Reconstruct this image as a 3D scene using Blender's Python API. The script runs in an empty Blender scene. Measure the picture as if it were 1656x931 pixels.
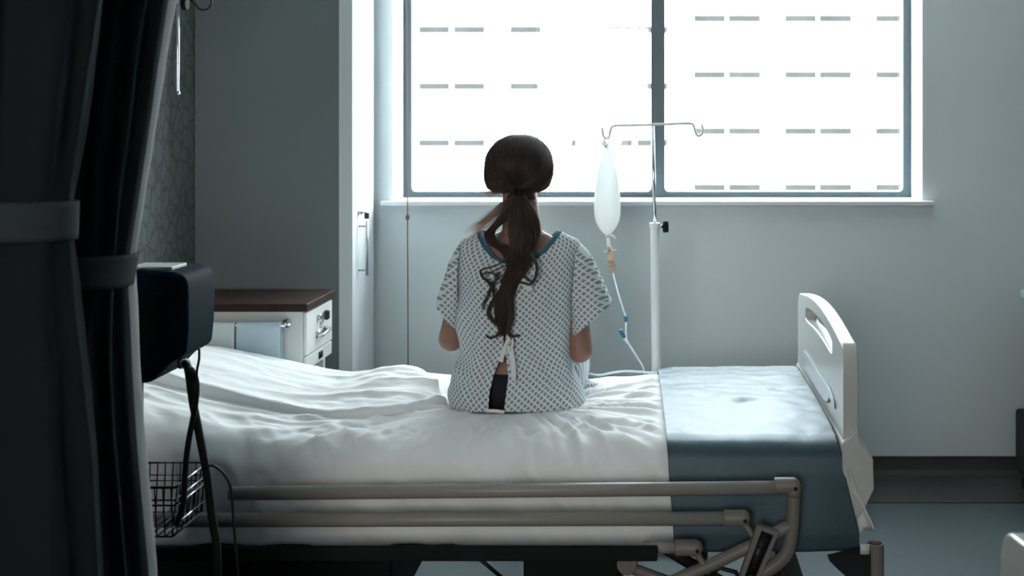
import bpy, bmesh, math, random
import numpy as np
from mathutils import Vector, Matrix, noise
random.seed(7)
rng = np.random.default_rng(7)
C = bpy.context.scene.collection
scn = bpy.context.scene

# ------------------------------------------------------------------ camera, light, exposure
FPX, VX, VY, CAMZ = 1845.0, 1063.0, 200.0, 1.45
W_, H_ = 1656.0, 931.0
cd = bpy.data.cameras.new('camera'); cam = bpy.data.objects.new('camera', cd); C.objects.link(cam)
cam.location = (0, 0, CAMZ); cam.rotation_euler = (math.pi/2, 0, 0)
cd.sensor_width = 36.0; cd.lens = FPX/W_*36.0
cd.shift_x = -(VX - W_/2)/W_; cd.shift_y = -(H_/2 - VY)/W_
cd.clip_start = 0.05; cd.clip_end = 500
cd.dof.use_dof = True; cd.dof.focus_distance = 3.2; cd.dof.aperture_fstop = 5.0
scn.camera = cam

WORLD_STRENGTH = 16.0
SUN_STRENGTH = 0.8
FILL_POWER = 6.8
world = bpy.data.worlds.new('overcast_sky'); scn.world = world; world.use_nodes = True
bg = world.node_tree.nodes['Background']
bg.inputs[0].default_value = (0.91, 0.97, 1.0, 1); bg.inputs[1].default_value = WORLD_STRENGTH
sd = bpy.data.lights.new('sun', 'SUN'); sd.energy = SUN_STRENGTH; sd.angle = math.radians(4); sd.color = (1.0, 0.97, 0.93)
so = bpy.data.objects.new('sun', sd); C.objects.link(so)
so.rotation_euler = (math.radians(50), 0, math.radians(-15))
pl_ = bpy.data.lights.new('window_portal', 'AREA'); pl_.shape = 'RECTANGLE'; pl_.size = 2.2; pl_.size_y = 1.25
pl_.cycles.is_portal = True
po = bpy.data.objects.new('window_portal', pl_); C.objects.link(po)
po.location = (0, 4.96, 1.75); po.rotation_euler = (-math.pi/2, 0, 0)
ad = bpy.data.lights.new('front_fill', 'AREA'); ad.shape = 'RECTANGLE'; ad.size = 1.3; ad.size_y = 1.4; ad.energy = FILL_POWER; ad.color = (1.0, .955, .90); ad.spread = math.radians(48)  # added fill light behind the camera; there is no doorway
ao = bpy.data.objects.new('front_fill', ad); C.objects.link(ao); ao.location = (-.75, -2.1, 1.75)
ao.rotation_euler = (Vector((-.08, 4.7, .90))-Vector(ao.location)).to_track_quat('-Z', 'Y').to_euler()
scn.view_settings.view_transform = 'Standard'; scn.view_settings.look = 'None'
scn.view_settings.exposure = 0.0; scn.view_settings.gamma = 1.0; scn.view_settings.use_curve_mapping = False
try:
    scn.cycles.use_denoising = True; scn.cycles.denoiser = 'OPENIMAGEDENOISE'
    scn.cycles.max_bounces = 14; scn.cycles.diffuse_bounces = 8; scn.cycles.transparent_max_bounces = 24
    scn.cycles.caustics_reflective = False; scn.cycles.caustics_refractive = False
except Exception: pass

# ------------------------------------------------------------------ helpers
def P(px, py, D):
    return Vector(((px-VX)*D/FPX, D, CAMZ-(py-VY)*D/FPX))

def srgb(r, g, b):
    f = lambda c: (c/255/12.92) if c/255 <= 0.04045 else ((c/255+0.055)/1.055)**2.4
    return (f(r), f(g), f(b), 1)

def mat(name, col, rough=0.6, metal=0.0, bump=0.0, bscale=200.0, var=0.0, vscale=6.0, spec=0.5, trans=0.0, tcol=None, sheen=0.0):
    m = bpy.data.materials.new(name); m.use_nodes = True
    nt = m.node_tree; b = nt.nodes['Principled BSDF']; out = nt.nodes['Material Output']
    if len(col) == 3: col = (*col, 1)
    b.inputs['Base Color'].default_value = col
    b.inputs['Roughness'].default_value = rough; b.inputs['Metallic'].default_value = metal
    b.inputs['Specular IOR Level'].default_value = spec
    if sheen: b.inputs['Sheen Weight'].default_value = sheen
    tc = nt.nodes.new('ShaderNodeTexCoord')
    if var:
        n = nt.nodes.new('ShaderNodeTexNoise'); n.inputs['Scale'].default_value = vscale; n.inputs['Detail'].default_value = 5
        nt.links.new(tc.outputs['Object'], n.inputs['Vector'])
        mx = nt.nodes.new('ShaderNodeMix'); mx.data_type = 'RGBA'
        mx.inputs[6].default_value = tuple(c*(1-var) for c in col[:3])+(1,)
        mx.inputs[7].default_value = tuple(min(1, c*(1+var)) for c in col[:3])+(1,)
        nt.links.new(n.outputs['Fac'], mx.inputs[0]); nt.links.new(mx.outputs[2], b.inputs['Base Color'])
    if bump:
        n2 = nt.nodes.new('ShaderNodeTexNoise'); n2.inputs['Scale'].default_value = bscale; n2.inputs['Detail'].default_value = 4
        nt.links.new(tc.outputs['Object'], n2.inputs['Vector'])
        bp = nt.nodes.new('ShaderNodeBump'); bp.inputs['Strength'].default_value = bump; bp.inputs['Distance'].default_value = 0.002
        nt.links.new(n2.outputs['Fac'], bp.inputs['Height']); nt.links.new(bp.outputs['Normal'], b.inputs['Normal'])
    if trans:
        t = nt.nodes.new('ShaderNodeBsdfTranslucent'); t.inputs[0].default_value = tcol or col
        ms = nt.nodes.new('ShaderNodeMixShader'); ms.inputs[0].default_value = trans
        nt.links.new(b.outputs[0], ms.inputs[1]); nt.links.new(t.outputs[0], ms.inputs[2])
        nt.links.new(ms.outputs[0], out.inputs['Surface'])
    return m

class MB:
    """collects shapes for ONE mesh"""
    def __init__(s): s.v = []; s.f = []
    def add(s, vs, fs):
        o = len(s.v); s.v += [tuple(v) for v in vs]; s.f += [tuple(i+o for i in f) for f in fs]; return s
    def box(s, a, b):
        x0, y0, z0 = a; x1, y1, z1 = b
        return s.add([(x0,y0,z0),(x1,y0,z0),(x1,y1,z0),(x0,y1,z0),(x0,y0,z1),(x1,y0,z1),(x1,y1,z1),(x0,y1,z1)],
                     [(0,3,2,1),(4,5,6,7),(0,1,5,4),(1,2,6,5),(2,3,7,6),(3,0,4,7)])
    def tube(s, pts, r, n=10, caps=True, flat=1.0):
        pts = [Vector(p) for p in pts]; m = len(pts)
        rs = r if isinstance(r, (list, tuple, np.ndarray)) else [r]*m
        t = (pts[1]-pts[0]).normalized()
        up = Vector((0,0,1)) if abs(t.z) < .9 else Vector((0,1,0))
        u = t.cross(up).normalized(); vs = []
        for i in range(m):
            if i == 0: tt = pts[1]-pts[0]
            elif i == m-1: tt = pts[-1]-pts[-2]
            else: tt = pts[i+1]-pts[i-1]
            tt.normalize(); u = (u - tt*u.dot(tt)); u.normalize(); w = tt.cross(u)
            for k in range(n):
                a = 2*math.pi*k/n
                vs.append(pts[i] + (u*math.cos(a) + w*math.sin(a)*flat)*rs[i])
        fs = [(i*n+k, i*n+(k+1)%n, (i+1)*n+(k+1)%n, (i+1)*n+k) for i in range(m-1) for k in range(n)]
        if caps: fs += [tuple(reversed(range(n))), tuple((m-1)*n+k for k in range(n))]
        return s.add(vs, fs)
    def capsule(s, a, b, ra, rb, n=20):
        a, b = Vector(a), Vector(b); d = (b-a).normalized(); pts = []; rs = []
        for k in range(6):
            q = math.pi/2*(1-k/6.0); pts.append(a-d*ra*math.sin(q)); rs.append(max(ra*math.cos(q), ra*.03))
        for k in range(1, 4): pts.append(a.lerp(b, k/4)); rs.append(ra+(rb-ra)*k/4)
        pts.insert(6, a); rs.insert(6, ra); pts.append(b); rs.append(rb)
        for k in range(1, 7):
            q = math.pi/2*k/6.0; pts.append(b+d*rb*math.sin(q)); rs.append(max(rb*math.cos(q), rb*.03))
        return s.tube(pts, rs, n)
    def ell(s, c, r, n=24, m=16, rot=None):
        vs = []; c = Vector(c)
        for i in range(m+1):
            th = math.pi*(i+.02)/(m+.04)
            for k in range(n):
                ph = 2*math.pi*k/n
                p = Vector((r[0]*math.sin(th)*math.cos(ph), r[1]*math.sin(th)*math.sin(ph), r[2]*math.cos(th)))
                if rot: p = rot @ p
                vs.append(c+p)
        fs = [(i*n+k, (i+1)*n+k, (i+1)*n+(k+1)%n, i*n+(k+1)%n) for i in range(m) for k in range(n)]
        fs += [tuple(range(n)), tuple(reversed([m*n+k for k in range(n)]))]
        return s.add(vs, fs)
    def prism(s, poly, axis, a, b):
        """poly: list of 2-d points; axis: extrusion axis"""
        def mk(p, q):
            return {'x': (q, p[0], p[1]), 'y': (p[0], q, p[1]), 'z': (p[0], p[1], q)}[axis]
        n = len(poly)
        vs = [mk(p, a) for p in poly] + [mk(p, b) for p in poly]
        fs = [(i, (i+1) % n, n+(i+1) % n, n+i) for i in range(n)] + [tuple(reversed(range(n))), tuple(range(n, 2*n))]
        return s.add(vs, fs)
    def grid(s, pts, nu, nv, closed_u=False):
        fs = []
        for j in range(nv-1):
            for i in range(nu if closed_u else nu-1):
                fs.append((j*nu+i, j*nu+(i+1) % nu, (j+1)*nu+(i+1) % nu, (j+1)*nu+i))
        return s.add(pts, fs)
    def build(s, name, m, parent=None, bevel=0.0, seg=2, smooth=True, solid=0.0, subsurf=0, uv=None):
        me = bpy.data.meshes.new(name); me.from_pydata(s.v, [], s.f); me.update()
        bm = bmesh.new(); bm.from_mesh(me); bmesh.ops.recalc_face_normals(bm, faces=bm.faces); bm.to_mesh(me); bm.free()
        if smooth:
            for p in me.polygons: p.use_smooth = True
        o = bpy.data.objects.new(name, me); C.objects.link(o); me.materials.append(m)
        if uv is not None:
            l = me.uv_layers.new(name='pattern')
            for lp in me.loops: l.data[lp.index].uv = uv[lp.vertex_index]
        if solid:
            q = o.modifiers.new('thickness', 'SOLIDIFY'); q.thickness = solid; q.offset = 0
        if bevel:
            q = o.modifiers.new('bevel', 'BEVEL'); q.width = bevel; q.segments = seg; q.limit_method = 'ANGLE'; q.angle_limit = math.radians(35)
            try: q.harden_normals = True
            except Exception: pass
        elif smooth and not solid and not subsurf:
            pass
        if subsurf:
            q = o.modifiers.new('sub', 'SUBSURF'); q.levels = subsurf; q.render_levels = subsurf
        if parent: attach(o, parent)
        return o

def attach(o, parent):
    o.parent = parent
    M = Matrix.Identity(4); p = parent
    loc = Vector((0,0,0))
    while p is not None:
        if p.type == 'EMPTY' or p.parent is None: loc = Vector(p.location)
        p = p.parent
    o.matrix_parent_inverse = Matrix.Translation(-loc) if parent.parent is None else Matrix.Identity(4)

def flat_shade(o):
    for p in o.data.polygons: p.use_smooth = False
    return o

def tag(o, label, cat, group=None, kind=None):
    o['label'] = label; o['category'] = cat
    if group: o['group'] = group
    if kind: o['kind'] = kind
    return o
def thing(name, loc, label, cat, group=None):
    o = bpy.data.objects.new(name, None); o.empty_display_size = .1; o.location = loc; C.objects.link(o)
    return tag(o, label, cat, group)
def struct(o):
    o['kind'] = 'structure'; return o

def spline(pts, n=8):
    """Catmull-Rom through n-dim points"""
    p = [np.array(q, float) for q in pts]; p = [2*p[0]-p[1]] + p + [2*p[-1]-p[-2]]
    out = []
    for i in range(1, len(p)-2):
        for k in range(n):
            t = k/n
            out.append(.5*((2*p[i]) + (-p[i-1]+p[i+1])*t + (2*p[i-1]-5*p[i]+4*p[i+1]-p[i+2])*t*t + (-p[i-1]+3*p[i]-3*p[i+1]+p[i+2])*t**3))
    out.append(p[-2]); return out
def sm(a, b, x):
    t = min(1, max(0, (x-a)/(b-a))); return t*t*(3-2*t)
def nz(x, y=0, z=0): return noise.noise(Vector((x, y, z)))
def interp(x, xs, ys): return float(np.interp(x, xs, ys))

# ------------------------------------------------------------------ materials
M = {}
M['wall'] = mat('wall_paint', (.76,.84,.86), .75, bump=.05, bscale=120, var=.03, vscale=2)
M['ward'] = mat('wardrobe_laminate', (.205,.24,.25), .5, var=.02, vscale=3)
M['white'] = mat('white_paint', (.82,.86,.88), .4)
M['ceil'] = mat('ceiling_paint', (.84,.86,.86), .9)
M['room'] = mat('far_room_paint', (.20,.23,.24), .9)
M['frame'] = mat('window_frame_metal', (.06,.09,.105), .45)
M['floor'] = mat('vinyl_floor', (.095,.125,.140), .45, bump=.04, bscale=60, var=.12, vscale=90)
M['skirt'] = mat('skirting_vinyl', (.062,.060,.058), .45, var=.1, vscale=30)
M['line_dark'] = mat('dark_line', (.03,.035,.038), .6)
M['cream'] = mat('cream_plastic', (.29,.28,.26), .42, spec=.4)
M['creamd'] = mat('cream_plastic_moulding', (.21,.195,.175), .5)
M['foot'] = mat('footboard_plastic', (.60,.61,.585), .3)
M['inset'] = mat('footboard_panel', (.60,.68,.72), .3)
M['steel_dark'] = mat('dark_steel', (.018,.021,.023), .6, spec=.2)
M['black'] = mat('black_plastic', (.008,.010,.011), .6, spec=.15)
M['rubber'] = mat('black_rubber', (.008,.009,.01), .5)
M['chrome'] = mat('chrome', (.75,.78,.8), .18, metal=1.0)
M['steel'] = mat('grey_steel', (.45,.47,.48), .35, metal=.7)
M['sheet'] = mat('white_cotton', (.86,.88,.89), .85, bump=.06, bscale=900, sheen=.1)
M['mattress'] = mat('mattress_cover', (.5,.52,.52), .8)
M['blanket'] = mat('blue_blanket', (.028,.060,.078), .40, bump=.5, bscale=420, var=.06, vscale=60, sheen=.12)
_b = M['blanket'].node_tree.nodes['Principled BSDF']; _b.inputs['Sheen Roughness'].default_value = .5; _b.inputs['IOR'].default_value = 1.78; _b.inputs['Specular Tint'].default_value = (.58,.76,.86,1); _b.inputs['Roughness'].default_value = .40
M['towel'] = mat('blue_towel', (.55,.68,.75), .95, bump=.6, bscale=350)
M['cloth'] = mat('pale_cloth', (.68,.73,.75), .95, bump=.4, bscale=250)
M['wood'] = mat('dark_wood', (.030,.013,.011), .55, spec=.2, var=.3, vscale=14)
M['cabinet'] = mat('cabinet_paint', (.72,.73,.71), .45)
M['device'] = mat('dark_blue_plastic', (.002,.020,.034), .7, spec=.06)
M['curtain'] = mat('grey_curtain', (.017,.025,.028), .95, bump=.3, bscale=500, spec=.1, trans=.3, tcol=(.10,.115,.115,1))
M['band'] = mat('curtain_band_lit', (.085,.10,.105), .95, bump=.3, bscale=500, spec=.1, trans=.3, tcol=(.14,.15,.15,1))  # paler copy of the band, window light put into its colour
M['rim_light'] = mat('curtain_rim_light', (.46,.47,.46), .9, bump=.3, bscale=300, trans=.3, tcol=(.4,.4,.39,1))  # pale colour standing in for window light on the curtain edge
M['groove'] = mat('groove_grey', (.22,.25,.27), .6)
M['banddark'] = mat('curtain_band_shaded', (.040,.052,.056), .95, bump=.3, bscale=500, spec=.1)  # darker copy of the same band for the shaded curtain
M['skin'] = mat('skin', (.27,.145,.108), .5, bump=.08, bscale=400, var=.08, vscale=25)
M['skin'].node_tree.nodes['Principled BSDF'].inputs['Subsurface Weight'].default_value = .12
M['skin'].node_tree.nodes['Principled BSDF'].inputs['Subsurface Radius'].default_value = (.01,.004,.002)
M['eye'] = mat('eye_white', (.7,.7,.68), .2)
M['hair'] = mat('dark_brown_hair', (.050,.036,.030), .5, var=.4, vscale=40, trans=.22, tcol=(.36,.20,.12,1))
M['finehair'] = mat('backlit_fine_hair', (.15,.11,.08), .45, trans=.6, tcol=(.80,.57,.43,1))  # paler copy of the hair, backlight put into its colour
M['teal'] = mat('teal_binding', (.03,.14,.19), .85, bump=.2, bscale=600)
M['tape'] = mat('white_tape', (.74,.77,.76), .9, bump=.2, bscale=700)
M['dark_cloth'] = mat('black_cotton', (.008,.010,.018), .9)
M['cord'] = mat('brown_cord', (.20,.12,.10), .7)
M['key'] = mat('black_key', (.01,.01,.012), .4)
M['facade'] = mat('pale_render', (.82,.83,.84), .9, var=.01)
M['facade_win'] = mat('shaded_glazing', (.040,.040,.040), .9, var=.35, vscale=1.1, spec=.1)
M['ground'] = mat('street_paving', (.72,.72,.70), .9, var=.05)
M['amber'] = mat('amber_chamber', (.72,.56,.43), .25, trans=.5, tcol=(.85,.66,.50,1))
M['bag'] = mat('milky_bag', (.75,.76,.76), .25, trans=.6, tcol=(.74,.76,.76,1))
M['hook'] = mat('hook_steel', (.78,.78,.77), .4)
M['line'] = mat('clear_tubing', (.80,.84,.85), .2, trans=.5, tcol=(.9,.95,.97,1))
M['port'] = mat('blue_port', (.03,.22,.32), .35)
M['tray'] = mat('pale_blue_plastic', (.45,.62,.72), .35)
M['paper'] = mat('paper_label', (.8,.8,.78), .7)
M['facade_win'].node_tree.nodes['Principled BSDF'].inputs['Specular IOR Level'].default_value = .0

def gown_mat():
    m = bpy.data.materials.new('gown_print'); m.use_nodes = True; nt = m.node_tree; b = nt.nodes['Principled BSDF']; L = nt.links.new
    b.inputs['Roughness'].default_value = .9
    uv = nt.nodes.new('ShaderNodeUVMap'); uv.uv_map = 'pattern'
    mp = nt.nodes.new('ShaderNodeMapping'); mp.inputs['Rotation'].default_value = (0,0,math.radians(42)); mp.inputs['Scale'].default_value = (1/.0128,)*3
    L(uv.outputs[0], mp.inputs['Vector'])
    fr = nt.nodes.new('ShaderNodeVectorMath'); fr.operation = 'FRACTION'; L(mp.outputs[0], fr.inputs[0])
    sb = nt.nodes.new('ShaderNodeVectorMath'); sb.operation = 'SUBTRACT'; sb.inputs[1].default_value = (.5,.5,.5); L(fr.outputs[0], sb.inputs[0])
    ab = nt.nodes.new('ShaderNodeVectorMath'); ab.operation = 'ABSOLUTE'; L(sb.outputs[0], ab.inputs[0])
    sp = nt.nodes.new('ShaderNodeSeparateXYZ'); L(ab.outputs[0], sp.inputs[0])
    mx = nt.nodes.new('ShaderNodeMath'); mx.operation = 'MAXIMUM'; L(sp.outputs[0], mx.inputs[0]); L(sp.outputs[1], mx.inputs[1])
    mr = nt.nodes.new('ShaderNodeMapRange'); mr.inputs[1].default_value = .28; mr.inputs[2].default_value = .36; L(mx.outputs[0], mr.inputs[0])
    mi = nt.nodes.new('ShaderNodeMix'); mi.data_type = 'RGBA'
    mi.inputs[6].default_value = (.29,.36,.39,1); mi.inputs[7].default_value = (.84,.90,.92,1)
    L(mr.outputs[0], mi.inputs[0]); L(mi.outputs[2], b.inputs['Base Color'])
    tr = nt.nodes.new('ShaderNodeBsdfTranslucent'); L(mi.outputs[2], tr.inputs[0])
    ms = nt.nodes.new('ShaderNodeMixShader'); ms.inputs[0].default_value = .22
    L(b.outputs[0], ms.inputs[1]); L(tr.outputs[0], ms.inputs[2]); L(ms.outputs[0], nt.nodes['Material Output'].inputs['Surface'])
    return m
M['gown'] = gown_mat()

def wallpaper_mat():
    m = bpy.data.materials.new('petal_wallpaper'); m.use_nodes = True; nt = m.node_tree; b = nt.nodes['Principled BSDF']; L = nt.links.new
    b.inputs['Roughness'].default_value = .7
    tc = nt.nodes.new('ShaderNodeTexCoord'); mp = nt.nodes.new('ShaderNodeMapping'); mp.inputs['Scale'].default_value = (1,1.0,.62)
    L(tc.outputs['Object'], mp.inputs[0])
    n = nt.nodes.new('ShaderNodeTexNoise'); n.inputs['Scale'].default_value = 9; L(mp.outputs[0], n.inputs['Vector'])
    ad = nt.nodes.new('ShaderNodeMixRGB'); ad.blend_type = 'ADD'; ad.inputs[0].default_value = .05
    L(mp.outputs[0], ad.inputs[1]); L(n.outputs['Color'], ad.inputs[2])
    v = nt.nodes.new('ShaderNodeTexVoronoi'); v.feature = 'DISTANCE_TO_EDGE'; v.inputs['Scale'].default_value = 21; L(ad.outputs[0], v.inputs['Vector'])
    mr = nt.nodes.new('ShaderNodeMapRange'); mr.inputs[1].default_value = .03; mr.inputs[2].default_value = .12; L(v.outputs['Distance'], mr.inputs[0])
    mi = nt.nodes.new('ShaderNodeMix'); mi.data_type = 'RGBA'; mi.inputs[6].default_value = (.085,.095,.09,1); mi.inputs[7].default_value = (.135,.155,.155,1)
    L(mr.outputs[0], mi.inputs[0]); L(mi.outputs[2], b.inputs['Base Color'])
    return m
M['paperwall'] = wallpaper_mat()

def glass_mat():
    m = bpy.data.materials.new('window_glass'); m.use_nodes = True; nt = m.node_tree; nt.nodes.remove(nt.nodes['Principled BSDF'])
    t = nt.nodes.new('ShaderNodeBsdfTransparent'); t.inputs[0].default_value = (.96,.98,.98,1)
    g = nt.nodes.new('ShaderNodeBsdfGlossy'); g.inputs['Roughness'].default_value = .02
    ms = nt.nodes.new('ShaderNodeMixShader'); ms.inputs[0].default_value = .05
    nt.links.new(t.outputs[0], ms.inputs[1]); nt.links.new(g.outputs[0], ms.inputs[2]); nt.links.new(ms.outputs[0], nt.nodes['Material Output'].inputs[0])
    return m
M['glass'] = glass_mat()

# ------------------------------------------------------------------ room
WY = 4.70; LX = -1.75; RX = 3.0; BY = -2.2; CZ = 2.70
WX0, WX1, WZ0, WZ1 = -1.102, 1.102, 1.118, 2.38
GY = 4.90
def S(mb, name, m, **k): return struct(flat_shade(mb.build(name, m, smooth=False, **k)))
S(MB().box((LX-.2,BY-.2,-.12),(RX+.2,WY+.4,0)), 'floor', M['floor'])
S(MB().box((LX-.2,BY-.2,CZ),(RX+.2,WY+.4,CZ+.15)), 'ceiling', M['ceil'])
wb = MB()
wb.box((LX-.2,WY,0),(WX0,WY+.4,CZ)); wb.box((WX1,WY,0),(RX+.2,WY+.4,CZ)); wb.box((WX0,WY,0),(WX1,WY+.4,WZ0)); wb.box((WX0,WY,WZ1),(WX1,WY+.4,CZ))
S(wb, 'wall_back', M['wall'])
S(MB().box((LX-.2,1.6,0),(LX,WY,CZ)), 'wall_left', M['paperwall'])
S(MB().box((LX-.2,BY,0),(LX,1.6,CZ)), 'wall_side', M['room'])
S(MB().box((RX,BY,0),(RX+.2,WY,CZ)), 'wall_right', M['room'])
S(MB().box((LX-.2,BY-.2,0),(RX+.2,BY,CZ)), 'wall_front', M['room'])
sk = MB().prism([(WY-.016,.078),(WY,.078),(WY,0.0),(WY-.05,0.0),(WY-.05,.004),(WY-.028,.012),(WY-.016,.03)], 'x', LX, RX)
S(sk, 'baseboard_back', M['skirt'])
S(MB().box((LX,WY-.018,.076),(RX,WY,.082)), 'baseboard_top', M['line_dark'])
S(MB().box((LX,4.36,.0),(RX,WY-.05,.004)), 'trim_floor', M['skirt'])

# window lining, sill, frame, glazing
lin = MB()
lin.box((WX0-.004,WY-.004,WZ0),(WX0+.012,GY+.08,WZ1)); lin.box((WX1-.012,WY-.004,WZ0),(WX1+.004,GY+.08,WZ1)); lin.box((WX0,WY-.004,WZ1-.012),(WX1,GY+.08,WZ1+.004))
S(lin, 'trim_reveal', M['white'])
S(MB().box((WX0-.03,WY-.045,WZ0-.004),(WX1+.03,GY+.08,WZ0+.016)), 'trim_sill', M['white'], bevel=.004)
fz0 = WZ0+.016
fr = MB(); fw = .034
X0, X1 = WX0+.012, WX1-.012
xm0, xm1 = (1053-VX)*4.9/FPX, (1075-VX)*4.9/FPX
fr.box((X0,GY,fz0),(X0+fw,GY+.06,WZ1)); fr.box((X1-fw,GY,fz0),(X1,GY+.06,WZ1))
fr.box((X0,GY+.001,fz0),(X1,GY+.059,fz0+.024)); fr.box((X0,GY+.001,WZ1-.05),(X1,GY+.059,WZ1)); fr.box((xm0,GY-.004,fz0),(xm1,GY+.062,WZ1))
for (a, b, sx) in ((X0+fw,0,1),(xm0,0,-1),(xm1,0,1),(X1-fw,0,-1)):
    r = .018; z = fz0+.024
    pts = [(a, z)] + [(a+sx*(r-r*math.cos(t)), z+r-r*math.sin(t)) for t in [math.pi/2*k/6 for k in range(7)]]
    fr.prism(pts, 'y', GY+.002, GY+.058)
win = S(fr, 'window_1', M['frame'])
g = MB(); g.box((X0+fw-.004,GY+.026,fz0+.02),(xm0+.004,GY+.032,WZ1-.046)); g.build('window_pane', M['glass'], win, smooth=False)['label'] = 'clear glass pane beside the hanging cord'
g = MB(); g.box((xm1-.004,GY+.026,fz0+.02),(X1-fw+.004,GY+.032,WZ1-.046)); g.build('window_pane', M['glass'], win, smooth=False)['label'] = 'clear glass pane beyond the drip stand'

# ------------------------------------------------------------------ outside
S(MB().box((-70,6,-16),(70,110,-15)), 'street_ground', M['ground'])
def facade(name, label, x0, x1, D, zt, cols, rows, group):
    t = thing(name, ((x0+x1)/2, D, -15), label, 'building', group)
    MB().box((x0,D,-15),(x1,D+12,zt)).build('facade_wall', M['facade'], t, smooth=False)
    MB().box((x0,D-.25,zt),(x1,D+12.0,zt+.5)).build('parapet', M['facade'], t, smooth=False)
    for r in rows:
        for (a, b, c, d) in cols:
            z = CAMZ-(r-VY)*D/FPX; h = 5.4*D/FPX
            w = MB()
            for (p, q) in ((a, b), (c, d)):
                w.box(((p-VX)*D/FPX, D-.06, z-h), ((q-VX)*D/FPX, D+.02, z+h))
            w.build('window', M['facade_win'], t, smooth=False)
BD = 60.0
lc = [(677+148*k, 727+148*k, 734+148*k, 784+148*k) for k in range(-4, 3)]
rc = [(1122+147*k, 1173+147*k, 1178+147*k, 1230+147*k) for k in range(0, 6)]
facade('hospital_block', 'long white block with rows of paired strip windows, behind the pane with the hanging cord', -30, (1101-VX)*BD/FPX, BD, 16, lc, [48-91.5*k for k in range(-3, 3)], None)
facade('apartment_block', 'white block with strip windows at offset heights, behind the drip stand side pane', (1101-VX)*BD/FPX+.02, 40, BD-1, 14, rc, [30-91*k for k in range(-3, 3)], None)

# ------------------------------------------------------------------ wardrobe
WF = -1.153; WN = 4.31
wd = thing('wardrobe', ((LX+WF)/2, (WN+WY)/2, 0), 'tall pale built-in wardrobe beside the window with slim steel handle', 'wardrobe')
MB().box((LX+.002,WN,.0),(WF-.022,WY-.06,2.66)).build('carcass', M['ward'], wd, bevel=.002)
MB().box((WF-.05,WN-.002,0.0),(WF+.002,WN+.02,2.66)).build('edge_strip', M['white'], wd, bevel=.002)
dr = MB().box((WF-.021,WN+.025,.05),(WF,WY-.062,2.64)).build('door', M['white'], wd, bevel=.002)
def Q(px, py, X):        # point on the plane x = X
    D = X*FPX/(px-VX); return P(px, py, D)
h0 = Q(580, 362, WF); h1 = Q(580, 440, WF); hd = MB()
hx = WF+.032
hd.tube([(hx,h0.y,h0.z+.012),(hx,h1.y,h1.z-.012)], .0055, 10)
hd.tube([(WF,h0.y,h0.z-.008),(hx,h0.y,h0.z-.008)], .004, 8); hd.tube([(WF,h1.y,h1.z+.008),(hx,h1.y,h1.z+.008)], .004, 8)
hd.build('handle', M['steel'], dr)
lk = MB(); lk.tube([(WF,h0.y,h0.z+.045),(WF+.012,h0.y,h0.z+.045)], .009, 14); lk.box((WF+.01,h0.y-.001,h0.z+.041),(WF+.03,h0.y+.001,h0.z+.049)); lk.build('lock', M['chrome'], dr)
MB().box((WF+.022,h0.y-.004,h0.z+.020),(WF+.040,h0.y+.004,h0.z+.043)).build('key', M['key'], dr, bevel=.003)

# ------------------------------------------------------------------ blind cords
def world_line(pl, D): return [P(a, b, D) for a, b in pl]
bc = thing('blind_cord', P(659, 317, WY-.06), 'long brown blind cord with a dark knob hanging past the sill', 'cord')
MB().tube([P(656,-190,WY-.06), P(657,0,WY-.06), P(658,170,WY-.06), P(659,320,WY-.06), P(659,350,WY-.06), P(660,590,WY-.06), P(660,680,WY-.06)], .0024, 8).build('cord_line', M['cord'], bc)
k0 = P(659, 351, WY-.06); MB().ell(k0, (.008,.008,.013)).build('knob', M['cord'], bc)
bc2 = thing('toggle_cord', P(648,105,GY-.02), 'short brown cord with two toggles against the dark window frame', 'cord')
MB().tube([P(647,-170,GY-.02), P(648,60,GY-.02), P(649,186,GY-.02)], .002, 8).build('cord_line', M['cord'], bc2)
for yy in (105, 168): MB().ell(P(648.5, yy, GY-.022), (.007,.007,.014)).build('toggle', M['cord'], bc2)

# ------------------------------------------------------------------ bedside cabinet
CX1 = -1.174; CY0, CY1 = 3.80, 4.14; CT = .85; CX0 = LX+.02
cb = thing('bedside_cabinet', ((CX0+CX1)/2, (CY0+CY1)/2, 0), 'white bedside cabinet with dark wooden top behind the bed', 'cabinet')
MB().box((CX0,CY0+.012,.62),(CX1-.012,CY1-.012,CT-.026)).build('body', M['cabinet'], cb, bevel=.004)
MB().box((CX0-.005,CY0-.004,CT-.026),(CX1+.008,CY1+.004,CT)).build('top', M['wood'], cb, bevel=.003)
for (a, b) in ((CX0+.02,CY0+.03),(CX1-.04,CY0+.03),(CX0+.02,CY1-.03),(CX1-.04,CY1-.03)):
    MB().box((a-.014,b-.014,.0),(a+.014,b+.014,.62)).build('leg', M['cabinet'], cb, bevel=.002)
MB().box((CX0,CY0+.012,.10),(CX1-.03,CY1-.012,.50)).build('lower_cupboard', M['cabinet'], cb, bevel=.004)
dw = MB().box((CX1-.012,CY0+.02,.672),(CX1,CY1-.02,CT-.034)).build('drawer', M['cabinet'], cb, bevel=.003)
MB().box((CX1-.012,CY0+.02,.622),(CX1-.001,CY1-.02,.668)).build('drawer_rail', M['cabinet'], cb, bevel=.003)
ym = (CY0+CY1)/2
hh = MB(); zz = .725
hh.tube(spline([(CX1,ym-.035,zz-.006),(CX1+.018,ym-.03,zz-.004),(CX1+.022,ym,zz),(CX1+.02,ym+.05,zz+.004),(CX1,ym+.055,zz+.006)], 5), .0055, 10)
hh.box((CX1-.001,ym-.05,zz-.012),(CX1+.003,ym+.07,zz+.012)); hh.build('handle', M['chrome'], dw)
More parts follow.
